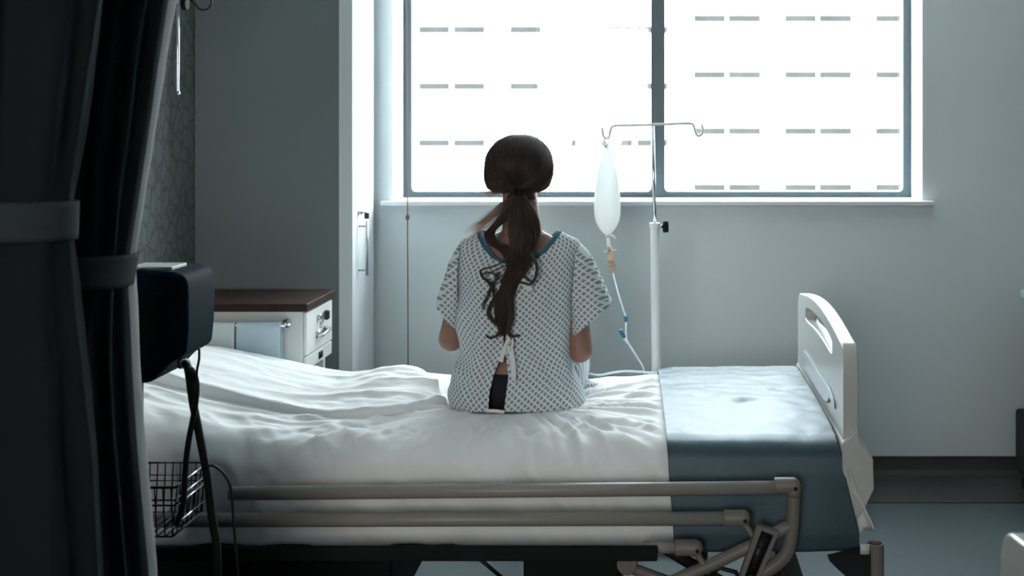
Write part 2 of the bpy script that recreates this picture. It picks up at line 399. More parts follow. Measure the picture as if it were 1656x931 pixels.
lk = MB(); lk.tube([(CX1,ym-.02,.782),(CX1+.01,ym-.02,.782)], .010, 14); lk.tube([(CX1+.006,ym-.02,.782),(CX1+.01,ym-.024,.735)], .0025, 8); lk.build('lock', M['chrome'], dw)
MB().box((CX1+.004,ym+.03,.762),(CX1+.02,ym+.055,.795)).build('key', M['key'], dw, bevel=.005)
MB().box((CX1-.002,ym-.012,.634),(CX1+.002,ym+.03,.657)).build('name_plate', M['steel_dark'], cb)
tr = MB(); rz = .784; ry = CY0-.03
tr.tube([(CX0+.05,ry,rz),(CX1-.055,ry,rz)], .006, 10)
for xx in (CX0+.06, CX1-.062): tr.tube([(xx,ry,rz),(xx,CY0+.013,rz)], .006, 10); tr.tube([(xx,CY0+.004,rz),(xx,CY0+.013,rz)], .014, 14)
tr.build('towel_rail', M['chrome'], cb)
def towel(name, x0, x1, drop, m, label, seed):
    nu, nv = 28, 44; pts = []
    for j in range(nv):
        s = j/(nv-1)
        for i in range(nu):
            u = i/(nu-1); x = x0+(x1-x0)*u
            L = drop
            d = s*(2*L+.03)-L-.015
            if abs(d) < .015: a = d/.015*math.pi/2; y = ry+math.sin(a)*.010; z = rz+math.cos(a)*.010
            else: y = ry+math.copysign(.010, d); z = rz-(abs(d)-.015)
            wv = .005*nz(x*14+seed, z*4, seed)*min(1, abs(d)/.06)
            y += wv - .002 if d < 0 else wv*.2
            pts.append((x+.004*nz(z*9, seed), y, z))
    return tag(MB().grid(pts, nu, nv).build(name, m, solid=.004), label, 'towel')
towel('hand_towel', -1.387, -1.243, .17, M['towel'], 'pale blue hand towel hanging over the cabinet rail', 3)
towel('face_cloth', -1.62, -1.393, .16, M['cloth'], 'greyish white cloth hanging on the rail beside the blue towel', 8)

# ------------------------------------------------------------------ wall rod
rd = thing('pull_rod', P(288, -30, 3.6), 'thin pale rod hanging from a wall bracket against the patterned wallpaper', 'rod')
r0 = P(288, 6, 3.6)
MB().tube([P(288,-6,3.6), P(287.5,80,3.6), P(287,146,3.6), P(289.5,153,3.6)], [.0052,.0052,.0052,.0058], 10).build('rod', M['chrome'], rd)
br = MB().box((r0.x-.03,3.57,r0.z-.006),(r0.x+.014,3.63,r0.z+.05)); br.box((LX,3.585,r0.z+.012),(r0.x,3.615,r0.z+.035)); br.build('bracket', M['steel'], rd, bevel=.003)
MB().tube([(r0.x+.014,3.6,r0.z-.0),(r0.x+.03,3.6,r0.z-.0)], .02, 16).build('knob', M['black'], rd, bevel=.003)
MB().tube([P(*q,3.6) for q in spline([(300,-6),(312,2),(322,14),(334,15),(342,6),(338,-12),(325,-40)], 6)], .0035, 8).build('cable', M['rubber'], rd)

# ------------------------------------------------------------------ bed geometry
BX0, BX1, BYN, BYF, BZ = -1.60, .455, 2.85, 3.75, .640
SEAT = (-.405, 3.33)
def ztop(x, y):
    z = BZ + .095*sm(-.92, -1.6, x) + .012*math.sin(math.pi*min(1, max(0, (y-BYN)/(BYF-BYN))))
    d2 = ((x-SEAT[0])/.26)**2 + ((y-SEAT[1])/.20)**2
    z -= .022*math.exp(-d2*1.2) + .030*math.exp(-((x+.36)/.30)**2-((y-3.72)/.22)**2)
    return z
def wrinkle(x, y):
    dx, dy = x-SEAT[0], y-SEAT[1]+.05; r = math.hypot(dx, dy); a = math.atan2(dy, dx)
    h = 0
    fall = sm(.14, .24, r)*(1-sm(.50, 1.0, r))
    wr = (1-sm(.5, .9, a))*sm(-3.05,-2.8,a)
    s = math.sin(a*17 + 3.0*nz(r*2.2, a*2) )
    h += .0135*fall*wr*(1-abs(s))**1.6*(.8+1.1*nz(a*5+3, r*2))
    h += .0035*fall*wr*math.sin(a*47+4*nz(r*4, a*3, 5))
    lf = 1-sm(-.9, -.55, x)
    h += lf*.008*nz(x*3.0, y*16, 2) + .0025*nz(x*9, y*22, 4)*lf
    wx, wy = x+.05*nz(x*4, y*6, 7), y+.04*nz(x*5, y*5, 3)
    h += (.45+.55*lf)*.0080*max(0, 1-2.6*abs(nz(wx*3.0+wy*1.5, wy*13, 51)))**1.5
    h += .0025*max(0, 1-3*abs(nz(wx*8-wy*3, wy*20, 61)))**1.5
    h += .002*nz(x*7, y*7, 9) + .0015*nz(x*18, y*18, 1)
    ed = 1-sm(0, .20, y-BYN)
    h += ed*.0110*max(0, 1-2.4*abs(nz(wx*9+wy*12, wy*5, 71)))**1.5*(1-.5*sm(-.2,0,x))                    # gathers along the near edge
    h += ed*.006*(nz(x*11+y*14, y*9, 6) + .6*nz(x*24+y*22, y*8, 11))
    return h
def cross(nseg, lo_n, lo_f, R):
    """profile over the mattress: (y, z offset from top, side flag) from near hem to far hem"""
    out = []
    for k in range(22): out.append((BYN, -R - (lo_n-R)*(1-k/22.0), 1))
    for k in range(10):
        a = math.pi/2*k/10; out.append((BYN+R-R*math.cos(a), -R+R*math.sin(a), 2))
    for k in range(nseg+1): out.append((BYN+R+(BYF-BYN-2*R)*k/nseg, 0, 0))
    for k in range(1, 11):
        a = math.pi/2*k/10; out.append((BYF-R+R*math.sin(a), -R+R*math.cos(a), 2))
    for k in range(1, 9): out.append((BYF, -R-(lo_f-R)*k/8.0, 3))
    return out
# ---- bed
bed = thing('hospital_bed', (-.57, 3.3, 0), 'cream adjustable hospital bed the woman sits on, with arched footboard', 'bed')
fb = MB()
fm = MB()
fx0, fx1 = .462, .500
def outline(z0=.60):
    pts = []
    y0, y1 = 2.83, 3.755
    arch = lambda y: .893+.038*math.sin(math.pi*(y-y0)/(y1-y0))
    rr = .055
    pts.append((y0, z0)); 
    for k in range(9):
        a = math.pi/2*k/8; pts.append((y0+rr-rr*math.cos(a), arch(y0+rr)-rr+rr*math.sin(a)))
    for k in range(1, 16): y = y0+rr+(y1-y0-2*rr)*k/16; pts.append((y, arch(y)))
    for k in range(9):
        a = math.pi/2*k/8; pts.append((y1-rr+rr*math.sin(a), arch(y1-rr)-rr+rr*math.cos(a)))
    pts.append((y1, z0)); return pts
def footboard(parent):
    out = outline()
    # resample outline by angle about the slot centre
    cy, cz = 3.29, .868; hw, hh = .27, .021
    def slot(a):
        c, s = math.cos(a), math.sin(a); n = 6
        r = (abs(c/hw)**n + abs(s/hh)**n)**(-1/n); y = cy+c*r; return (y, cz+s*r+.022*math.cos((y-cy)/hw*1.2)-.02)
    P2 = [np.array(p) for p in out]; loop = []
    for i in range(len(P2)):
        a, b = P2[i], P2[(i+1) % len(P2)]; n = max(1, int(np.linalg.norm(b-a)/.03))
        for k in range(n): loop.append(a+(b-a)*k/n)
    n = len(loop); ang = [math.atan2((p[1]-cz)/hh*hw*.35, p[0]-cy) for p in loop]
    inner = [slot(math.atan2(math.sin(t)*hh, math.cos(t)*hw)) for t in ang]
    mb = MB(); vs = []
    for X in (fx0, fx1):
        vs += [(X, p[0], p[1]) for p in loop] + [(X, q[0], q[1]) for q in inner]
    fs = []
    for i in range(n):
        j = (i+1) % n
        fs += [(i, j, n+j, n+i), (2*n+i, 3*n+i, 3*n+j, 2*n+j), (i, 2*n+i, 2*n+j, j), (n+i, n+j, 3*n+j, 3*n+i)]
    mb.add(vs, fs)
    f = mb.build('footboard', M['foot'], parent, bevel=.012, seg=4)
    lower = MB().prism([(.458,.66),(.497,.70),(.503,.66),(.535,.622),(.537,.545),(.515,.50),(.500,.475),(.458,.475)], 'y', 2.822, 3.762).build('footboard_base', M['foot'], parent, bevel=.006, seg=3)
    ins = []
    r = .05; y0, y1, z0, z1 = 2.95, 3.62, .60, .745
    for (cx, cz_, a0) in ((y1-.12,z1-.03,0),(y0+.12,z1-.03,90),(y0+.22,z0+.12,180),(y1-.22,z0+.12,270)):
        rx = .12 if cz_ > .7 else .22; rz_ = .03 if cz_ > .7 else .12
        for k in range(7):
            a = math.radians(a0+90*k/6); ins.append((cx+rx*math.cos(a), cz_+rz_*math.sin(a)))
    MB().prism(ins, 'x', fx0-.005, fx0+.001).build('inset_panel', M['inset'], f, bevel=.002)
    grv = MB(); ring = [Vector((fx0-.001, p[0], p[1])) for p in ins]; ring.append(ring[0]); grv.tube(ring, .0028, 6, caps=False)
    grv.build('panel_groove', M['groove'], f)
    return f, lower
footboard(bed)
hb = MB().prism([(2.83,.30),(2.83,.86),(2.88,.90),(3.0,.92),(3.58,.92),(3.70,.90),(3.755,.86),(3.755,.30)], 'x', -1.70, -1.655)
hb.build('headboard', M['foot'], bed, bevel=.012, seg=3)
fm.box((-1.66,2.88,.395),(.45,2.92,.44)); fm.box((-1.66,3.68,.395),(.45,3.72,.44))
for x in (-1.6,-.9,-.3,.4): fm.box((x,2.92,.40),(x+.04,3.68,.435))
fm.build('frame', M['steel_dark'], bed, bevel=.003)
MB().box((-1.62,2.86,.44),(.44,3.74,.462)).build('mattress_platform', M['steel_dark'], bed, bevel=.003)
MB().box((-1.48,2.700,.414),(.000,2.722,.446)).build('side_beam', M['black'], bed, bevel=.003)
MB().box(tuple(P(846,940,3.0)-Vector((0,0,.16))),(P(1002,894,3.0).x,3.35,.41)).build('motor_box', M['black'], bed, bevel=.008)
for (xa, xb) in ((-1.60,-1.08),(-1.075,-.70)):
    MB().box((xa,3.0,.14),(xb,3.5,.40)).build('actuator_dark_fill', M['black'], bed, bevel=.01)  # black boxes enlarged to fill in the dark under the bed
# scissor legs and base with castors
bs = MB(); bs.box((-1.55,2.93,.17),(.40,2.98,.215)); bs.box((-1.55,3.62,.17),(.40,3.67,.215)); bs.box((-1.55,2.98,.17),(-1.50,3.62,.215)); bs.box((.35,2.98,.17),(.40,3.62,.215))
bs.build('base_frame', M['steel_dark'], bed, bevel=.004)
for (xa, xb) in ((-1.35,-.95),(.25,-.12)):
    for yy in (3.02, 3.58):
        MB().tube([(xa,yy,.19),(xb,yy,.41)], .016, 8).build('lift_arm', M['steel_dark'], bed)
for (x, y) in ((-1.5,2.955),(.36,2.955),(-1.5,3.645),(.36,3.645)):
    w = MB(); w.tube([(x,y-.018,.062),(x,y+.018,.062)], .062, 22); ca = w.build('castor', M['rubber'], bed, bevel=.006)
    MB().box((x-.03,y-.028,.06),(x+.03,y+.028,.172)).build('castor_fork', M['steel'], ca, bevel=.006)
# corner socket
c0 = P(1416, 877, 2.76)
so_ = MB(); ri = .0165; ro = .0205; n = 24; rings = []
for (r, z) in ((ri, c0.z-.05),(ri, c0.z),(ro, c0.z),(ro, .26)):
    rings += [(c0.x+r*math.cos(2*math.pi*k/n), c0.y+r*math.sin(2*math.pi*k/n), z) for k in range(n)]
so_.grid(rings, n, 4, closed_u=True); so_.build('corner_socket', M['creamd'], bed, bevel=.002)
pl = MB(); a = P(1336, 893, 2.80); b = P(1402, 900, 2.78)
pl.prism([(a.x,a.z),(c0.x-.015,a.z+.025),(c0.x-.010,a.z-.10),(c0.x-.03,a.z-.075),(a.x+.02,a.z-.02)], 'y', 2.745, 2.785); pl.build('corner_bracket', M['steel_dark'], bed, smooth=False)
st = MB().box((c0.x-.04,2.742,c0.z-.022),(c0.x-.018,2.745,c0.z+.002)); st.build('corner_sticker', M['paper'], bed)
# side rail
RD = 2.735
def rl(px, py, D=RD): return P(px, py, D)
rail = MB()
rail.tube([rl(*q) for q in spline([(1283,800),(1282,835),(1279,868),(1272,893),(1256,911),(1232,926),(1200,940)], 6)], .0165, 14)
rail.tube([rl(*q) for q in spline([(1283,848),(1262,857),(1240,870),(1210,884),(1150,913),(1100,934),(1060,955)], 6)], .0150, 14)
side = rail.build('side_rail', M['creamd'], bed)
for (xa, xb, y) in ((372, 1262, 788.5), (240, 1178, 838), (1040, 1098, 884.5)):
    yl = y + (9 if y < 800 else 3 if y < 860 else 0)
    MB().tube([rl(xa, yl), rl((xa+xb)/2, (y+yl)/2), rl(xb, y)], .0165 if y < 860 else .0145, 16).build('rail_tube', M['cream'], side)
for (xa, xb, y) in ((1252, 1286, 785), (1170, 1205, 837), (1091, 1128, 885)):
    cn = MB(); A, B = rl(xa, y), rl(xb, y)
    cn.tube([A, A.lerp(B,.05), A.lerp(B,.9), B, B+Vector((.008,0,0)), B+Vector((.013,0,0))], [.018,.0195,.0195,.019,.014,.005], 18)
    cj = cn.build('rail_joint', M['creamd'], side, bevel=.002)
    p = rl(xb-1, y+1, RD); MB().tube([(p.x,p.y-.021,p.z),(p.x,p.y-.016,p.z)], .0045, 10).build('rivet', M['steel_dark'], side)
for (q0, q1) in (((1203,845),(1226,878)), ((1126,893),(1146,925))):
    MB().tube([rl(*q0), rl(*q1)], .0125, 10, flat=.6).build('link_arm', M['creamd'], side)
MB().tube([rl(1283,787), rl(1283,802)], .018, 14).build('post_collar', M['creamd'], side)
bk = MB(); pp = [(1225,849),(1260,861),(1226,945),(1192,945)]; ins_ = [(1232,858),(1251,866),(1220,939),(1202,939)]
o_ = [P(a, b, RD-.03) for a, b in pp]; i_ = [P(a, b, RD-.03) for a, b in ins_]; dv = Vector((0,.022,0))
vs = o_+i_+[v+dv for v in o_]+[v+dv for v in i_]; fs = []
for k in range(4):
    j = (k+1) % 4; fs += [(k,j,4+j,4+k),(k,8+k,8+j,j),(4+k,4+j,12+j,12+k),(8+k,12+k,12+j,8+j)]
bk.add(vs, fs); bkt = bk.build('release_bracket', M['creamd'], side, bevel=.0015)
ip = MB(); q = [P(a, b, RD-.02) for a, b in ins_]; ip.add(q+[v+Vector((0,.006,0)) for v in q], [(0,1,2,3),(7,6,5,4),(0,4,5,1),(1,5,6,2),(2,6,7,3),(3,7,4,0)])
for k in range(5):
    t = .12+.19*k; a = q[0].lerp(q[3], t); b = q[1].lerp(q[2], t); ip.tube([a.lerp(b,.15)-Vector((0,.002,0)), a.lerp(b,.85)-Vector((0,.002,0))], .003, 6)
ip.build('release_grip', M['rubber'], side)
rt = MB(); e0 = P(1014, 914, 2.86); rt.tube([e0, e0+Vector((0,.03,0))], .026, 20); rt.tube([P(1020,918,2.88), P(1075,938,2.88), P(1120,960,2.88)], .014, 12)
rt.build('pivot_tube', M['creamd'], bed, bevel=.003)
for (q0, q1) in (((762,892),(812,934)), ((612,880),(590,940)), ((1010,905),(990,945))):
    MB().tube([P(*q0,3.3), P(*q1,3.3)], .006, 8).build('control_cable', M['rubber'], bed)
MB().box((P(690,900,3.1).x,3.08,.30),(P(752,900,3.1).x,3.12,.40)).build('hinge_plate', M['steel_dark'], bed, bevel=.004)
MB().tube([P(1140,930,2.95), P(1165,918,2.95), P(1190,925,2.95), P(1200,940,2.95)], .006, 8).build('hand_control_cable', M['rubber'], bed)

# ---- mattress, sheet, blanket
mt = MB(); pts = []; nu = 40
prof = [(BYN+.03,-.19),(BYN+.012,-.10),(BYN+.02,-.04),(BYN+.07,-.012),(3.3,-.012),(BYF-.07,-.012),(BYF-.02,-.04),(BYF-.012,-.10),(BYF-.03,-.19)]
xs = np.linspace(BX0+.01, BX1-.015, nu)
for (y, dz) in prof:
    for x in xs:
        base = ztop(x, y)-.012*math.sin(math.pi*min(1,max(0,(y-BYN)/(BYF-BYN))))
        k = sm(-.92,-1.6,x)*.095
        pts.append((x, y, base+dz-.010 if dz > -.15 else .465))
mt.grid(pts, nu, len(prof))
n0 = len(prof)
mt.f.append(tuple(i*nu for i in range(n0))); mt.f.append(tuple(i*nu+nu-1 for i in reversed(range(n0)))); mt.f.append(tuple(list(range(nu)) + [ (n0-1)*nu+i for i in reversed(range(nu))]))
tag(mt.build('mattress', M['mattress']), 'thick mattress under the white sheet on the hospital bed', 'mattress')

def drape(name, x0, x1, nx, m, off, lo_fun, R, extra, solid, nseg=110):
    prof = cross(nseg, .2, .16, R); pts = []; L = len(prof)
    for j, (y, dz, fl) in enumerate(prof):
        for i in range(nx):
            x = x0+(x1-x0)*i/(nx-1)
            zt = ztop(x, min(BYF-.0, max(BYN, y)))
            z = zt+dz; yy = y; xx = x
            lo = lo_fun(x)
            if fl == 1:
                zt_e = zt-R; k = (dz+R)/(-(.2-R)); z = zt_e + (lo-zt_e)*k
            ex = extra(x, y, z, fl, dz)
            if fl == 0: z += off+ex[2]; yy += ex[1]
            elif fl == 2: z += off*.7+ex[2]*.7; yy += (-off if y < 3.3 else off)*.7+ex[1]
            elif fl == 1: yy += -off+ex[1]; z += ex[2]*.3
            else: yy += off
            xx += ex[0]
            pts.append((xx, yy, z))
    return MB().grid(pts, nx, L).build(name, m, solid=solid)
def sheet_extra(x, y, z, fl, dz):
    h = wrinkle(x, y)
    side = 0
    if fl in (1, 2) and y < 3.3:
        t = min(1, max(0, (ztop(x, BYN)-z)/.2))
        side = .010*nz(x*7+z*7, z*5, 3) + .005*nz(x*17+z*12, z*7, 8)
        side -= .009*max(0, 1-2.6*abs(nz(x*9+z*9, z*3.0, 15)))**1.5*(1-.6*t)
        side -= .014*math.sin(math.pi*min(1, t*1.1))
        side *= min(1, t*4)
    return (0, side, h*(1-.9*sm(-.03,.03,x)))
def sheet_lo(x): return .396 + .015*nz(x*2.2, 4) + .012*nz(x*6, 7) - .012*sm(-.55, -.2, x)*(1-sm(-.1,.0,x))
tag(drape('bed_sheet', BX0-.01, BX1-.01, 420, M['sheet'], .004, sheet_lo, .075, sheet_extra, .002), 'white creased sheet fitted over the bed mattress', 'sheet')
def bl_extra(x, y, z, fl, dz):
    h = .004*nz(x*8, y*6, 21)+.003*nz(x*20, y*20, 3)
    dent = -.006*math.exp(-(((x-.225)/.035)**2+((y-3.18)/.028)**2)) + .008*math.exp(-(((x-.235)/.05)**2+((y-3.235)/.03)**2))
    dent += -.006*math.exp(-(((x-.36)/.05)**2+((y-3.35)/.03)**2)) - .008*math.exp(-(((x-.06)/.05)**2+((y-3.45)/.04)**2))
    ew = .01*(y-3.3)/.45
    side = 0; xs_ = 0
    if fl in (1, 2) and y < 3.3:
        t = min(1, max(0, (ztop(x, BYN)-z)/.2)); side = -.022*t + .006*t*nz(x*9, z*3, 5)
        xs_ = .045*t*sm(.2, .46, x) + .016*t*(1-sm(.0,.2,x))
    return (xs_-ew*(1-sm(.05,.3,x))*1.2, side, h+dent)
tag(drape('blanket', .012, .452, 130, M['blanket'], .018, lambda x: .398+.008*nz(x*6, 9), .045, bl_extra, .007), 'pale blue blanket covering the foot end of the bed', 'blanket')
# loose sheet corner by the footboard
co = []; nu, nv = 14, 18
for j in range(nv):
    t = j/(nv-1)
    for i in range(nu):
        u = i/(nu-1)
        a = P(1362+18*t, 765+98*t, 2.86); b = P(1374+40*t**1.2, 760+82*t+12*t*t, 2.80+.02*t)
        p = a.lerp(b, u); p.y += .012*math.sin(u*7+t*3)*t
        co.append(p)
tag(MB().grid(co, nu, nv).build('sheet_corner', M['sheet'], solid=.002), 'untucked white sheet corner poking out below the footboard', 'sheet')

# thrown back top sheet
def topsheet():
    nu, nv = 220, 90; pts = []; low = []
    upper = spline([(-1.56,3.60),(-1.30,3.60),(-1.05,3.58),(-.98,3.60),(-.77,3.57),(-.70,3.49),(-.655,3.36)], 12)
    lower = spline([(-1.56,3.22),(-1.30,3.16),(-1.12,3.12),(-.95,3.08),(-.84,3.07),(-.71,3.085),(-.595,3.25)], 12)
    n = len(upper)
    for j in range(nv):
        v = j/(nv-1)
        for i in range(nu):
            u = i/(nu-1); k = u*(n-1); k0 = min(n-2, int(k)); f = k-k0
            A = upper[k0]*(1-f)+upper[k0+1]*f; B = lower[k0]*(1-f)+lower[k0+1]*f
            x, y = B*(1-v)+A*v
            x += .006*nz(v*5, u*3, 2)
            e = min(1, v/.025)*min(1, (1-v)/.10)*min(1, (1-u)/.02)
            e = math.sqrt(max(0, 1-(1-e)**2))
            h = .022+.032*sm(-.98,-.80,x)*math.exp(-((v-.72)/.32)**2)+.006*math.exp(-((v-.05)/.06)**2)
            kf = .35+.65*sm(-1.15,-.85,x); h += kf*(.010*nz(x*4+2*y, y*11, 31) + .006*nz(x*9+y*6, y*20, 12) + .004*nz(x*22+y*10, y*36, 6))
            ridge = 1-abs(nz(x*3.2+y*2, y*9, 44))*2; h += .008*kf*max(0, ridge)**3
            pts.append((x, y, ztop(x, y)+.004+max(.002, h*e)))
    mb = MB().grid(pts, nu, nv)
    o = len(mb.v); base = [(p[0], p[1], ztop(p[0], p[1])-.004) for p in pts]
    border = [i for i in range(nu)] + [j*nu+nu-1 for j in range(1, nv)] + [(nv-1)*nu+i for i in reversed(range(nu-1))] + [j*nu for j in reversed(range(1, nv-1))]
    mb.v += [base[i] for i in border]; m_ = len(border)
    for k in range(m_): mb.f.append((border[k], border[(k+1) % m_], o+(k+1) % m_, o+k))
    return tag(mb.build('top_sheet', M['sheet']), 'crumpled white top sheet thrown back beside the seated woman', 'sheet')
topsheet()

# ------------------------------------------------------------------ neighbouring bed: only its foot end stands in view
nb = thing('hospital_bed', (.48, 1.10, 0), 'foot end of another cream bed cut off by the picture edge', 'bed')
f2, l2 = footboard(nb)
OFF = Vector((.012, -2.175, .0))
for o in (f2, l2): o.matrix_parent_inverse = Matrix.Translation(OFF - Vector(nb.location))
for y in (.75, 1.45):
    MB().box((.46,y-.025,.10),(.51,y+.025,.50)).build('leg', M['steel_dark'], nb, bevel=.004)
    w = MB(); w.tube([(.485,y-.018,.06),(.485,y+.018,.06)], .06, 20); w.build('castor', M['rubber'], nb, bevel=.006)

# ------------------------------------------------------------------ trolley at the far side
tx0 = 1.44
ty = thing('trolley', (tx0+.25, 4.3, 0), 'dark trolley with pale blue tray by the bare wall', 'trolley')
MB().box((tx0-.012,4.1,.765),(tx0+.5,4.5,.80)).build('tray', M['tray'], ty, bevel=.008)
MB().box((tx0+.03,4.13,.10),(tx0+.47,4.47,.765)).build('body', M['black'], ty, bevel=.01)
MB().box((tx0-.03,4.1,.09),(tx0+.5,4.5,.33)).build('bin', M['steel_dark'], ty, bevel=.012)
for (a, b) in ((.03,4.14),(.45,4.14),(.03,4.46),(.45,4.46)):
    MB().tube([(tx0+a,b-.012,.045),(tx0+a,b+.012,.045)], .045, 16).build('castor', M['rubber'], ty, bevel=.004)

# ------------------------------------------------------------------ drip stand, bag, line
ID = 3.93
iv = thing('drip_stand', (P(1061,600,ID).x, ID, 0), 'pale telescopic drip stand with two-hook bar behind the bed', 'drip stand')
b0 = P(1063, 600, ID); t0 = P(1059, 362, ID); b0.z = .12; b0.x = P(1064,930,ID).x
MB().tube([b0, t0], [.0165,.0155], 18).build('pole', M['white'], iv, bevel=.002)
top = P(1055.5, 204, ID)
MB().tube([t0-Vector((0,0,.03)), top], .0062, 12).build('telescopic_rod', M['chrome'], iv)
MB().tube([t0-Vector((0,0,.012)), t0+Vector((0,0,.004))], .019, 18).build('collar', M['white'], iv, bevel=.002)
hk = [(974,206),(974.5,214),(977,222),(981,224),(985,221),(987,212),(990,205),(998,203),(1020,202.5),(1056,201.5),(1095,200),(1115,199.5),(1121,202),(1124,211),(1127,218),(1131,219.5),(1135,216),(1136,208),(1134.5,201)]
MB().tube([P(a, b, ID) for a, b in spline(hk, 4)], .0046, 8).build('hook_bar', M['hook'], iv)
kp = P(1076, 366, ID); kb = MB().tube([(kp.x-.028,kp.y,kp.z),(kp.x-.006,kp.y,kp.z)], .005, 10); kn = kb.build('clamp_screw', M['chrome'], iv)
kk = MB().tube([(kp.x-.009,kp.y,kp.z),(kp.x-.007,kp.y,kp.z),(kp.x+.008,kp.y,kp.z),(kp.x+.011,kp.y,kp.z)], [.015,.021,.021,.016], 20); kk.build('knob', M['black'], kn)
for k in range(5):
    a = 2*math.pi*k/5+.3; e = (b0.x+.27*math.cos(a), ID+.0+.13*math.sin(a), .085)
    MB().tube([(b0.x, ID, .13), e], [.016,.012], 10).build('foot', M['steel'], iv)
    MB().tube([(e[0]-.01,e[1],.032),(e[0]+.01,e[1],.032)], .032, 16).build('castor', M['rubber'], iv)
    MB().tube([e,(e[0],e[1],.04)], .008, 8).build('castor_stem', M['steel'], iv)
bg_ = thing('drip_bag', P(981, 300, ID-.02), 'full milky drip bag hanging from the stand hook', 'drip bag')
bm_ = MB(); prof = [(232,2.5,.35),(238,3.2,.4),(245,6,.35),(258,10,.4),(275,14.5,.5),(300,19,.62),(325,21,.7),(345,21,.72),(358,18.5,.72),(368,13.5,.7),(375,8.5,.7),(380,3.5,.9),(384,2.6,1)]
n = 28; rings = []
for q in spline(prof, 4):
    y, hw, rt_ = q; c = P(981.5+(y-232)*.006, y, ID-.02)
    for k in range(n):
        a = 2*math.pi*k/n; r = hw*ID/FPX
        wr = 1+.05*math.sin(3*a+y*.05)*max(0, 1-(y-232)/70)
        rings.append((c.x+r*wr*math.cos(a), c.y+r*rt_*math.sin(a), c.z))
bm_.grid(rings, n, len(rings)//n, closed_u=True); bm_.f += [tuple(range(n)), tuple(len(rings)-n+k for k in range(n))]
bm_.build('bag', M['bag'], bg_)
lp = MB(); lp.tube([P(*q, ID-.01) for q in spline([(979,236),(976,229),(979,221.5),(984,222),(986,229),(983,236)], 5)], .002, 8); lp.tube([P(972.5,229,ID-.012), P(976,234,ID-.015), P(981,238,ID-.02)], [.002,.004,.005], 8); lp.build('hanger_loop', M['bag'], bg_)
pr = MB(); pr.tube([P(982,378,ID-.02), P(988,380,ID-.02), P(996,385,ID-.02)], [.007,.006,.007], 12, flat=.5); pr.tube([P(982.5,378,ID-.02), P(985,404,ID-.02)], [.0055,.006], 12); pr.build('outlet_port', M['bag'], bg_)
ln = thing('drip_line', P(987, 420, ID-.02), 'clear drip tube with amber chamber and blue port below the bag', 'tube')
ch = MB(); ch.tube([P(986,402,ID-.02), P(987,412,ID-.02), P(991,439,ID-.02), P(991.5,441,ID-.02)], [.008,.0115,.0115,.006], 16)
cho = ch.build('drip_chamber', M['amber'], ln)
for t in (421, 425, 429): MB().tube([P(988.3+(t-421)*.15,t,ID-.02), P(988.6+(t-421)*.15,t+1.6,ID-.02)], .0128, 16).build('chamber_ring', M['bag'], cho)
fl = MB(); fl.tube([P(977,407.5,ID-.02), P(984,405,ID-.02), P(997,404,ID-.02)], [.003,.006,.003], 10, flat=.6); fl.tube([P(985,399,ID-.02), P(986.5,411,ID-.02)], .0085, 14); fl.build('spike_flange', M['bag'], ln)
ln_pts = spline([(991.5,441),(996,460),(1003,485),(1010,507),(1012,516),(1012.5,535)], 6)
MB().tube([P(a, b, ID-.02) for a, b in ln_pts], .0030, 8).build('tube_upper', M['line'], ln)
MB().tube([P(1011.5,511,ID-.02), P(1012,513,ID-.02), P(1012.3,520,ID-.02)], [.0065,.0065,.005], 12).build('connector', M['port'], ln)
MB().tube([P(1003,533,ID-.03), P(1006.5,540,ID-.027), P(1010,546,ID-.025)], [.0065,.0075,.0055], 12).build('injection_port', M['port'], ln)
MB().tube([P(1009,545,ID-.025), P(1013,551,ID-.02), P(1016,555,ID-.02)], [.006,.006,.004], 12).build('port_joint', M['line'], ln)
MB().tube([P(a, b, ID-.02) for a, b in spline([(1012.5,535),(1012.5,546),(1017,556),(1028,573),(1037,588),(1042,600),(1045,616),(1047,640)], 6)], .0030, 8).build('tube_lower', M['line'], ln)
tag(MB().tube([P(a, b, d) for a, b, d in spline([(932,592,3.42),(941,598,3.55),(955,604,3.70),(970,606,3.78),(990,602.5,3.80),(1010,600,3.81),(1030,600.5,3.81),(1047,602,3.81),(1068,604,3.80),(1090,612,3.80)], 6)], .0036, 8).build('drip_tube', M['line']), 'clear tube running from her side across the far bed edge', 'tube')

# ------------------------------------------------------------------ monitor on stand, basket
MD = 2.55
dv_ = thing('monitor_stand', (-1.10, MD, 0), 'dark blue monitor box on a stand with wire basket beside the curtain', 'monitor')
def M2(px, py, D=MD): return P(px, py, D)
x0, x1 = M2(203,500).x, M2(327,500).x; zt, zb = M2(0,433).z, M2(0,565).z
bx = MB(); rings = []; 
poly = []
zc = [(x0,zb-.055),(x0+.03,zb-.060),(x0+.09,zb-.058),(x0+.128,zb-.018),(x1-.006,zb+.004),(x1-.001,zb+.06),(x1,zt-.03),(x1-.008,zt-.008),(x1-.035,zt+.001),(x0+.06,zt+.006),(x0+.01,zt-.004),(x0,zt-.03)]
body = MB().prism(zc, 'y', 2.47, 2.63).build('housing', M['device'], dv_, bevel=.012, seg=4)
MB().box((x0+.03,2.50,zt-.001),(x0+.125,2.58,zt+.0085)).build('top_label', M['cabinet'], body, bevel=.002)
MB().box((x0+.02,2.462,zb+.03),(x1-.05,2.472,zt-.045)).build('screen', M['black'], body, bevel=.003)
MB().tube([(-1.168,2.56,.12),(-1.168,2.56,zb-.05)], .014, 14).build('pole', M['black'], dv_)
for k in range(5):
    a = 2*math.pi*k/5+.5; e = (-1.168+.20*math.cos(a), 2.50+.15*math.sin(a), .07)
    MB().tube([(-1.168,2.56,.125), e], [.018,.012], 10).build('foot', M['black'], dv_)
    MB().tube([(e[0]-.01,e[1],.034),(e[0]+.01,e[1],.034)], .034, 14).build('castor', M['rubber'], dv_)
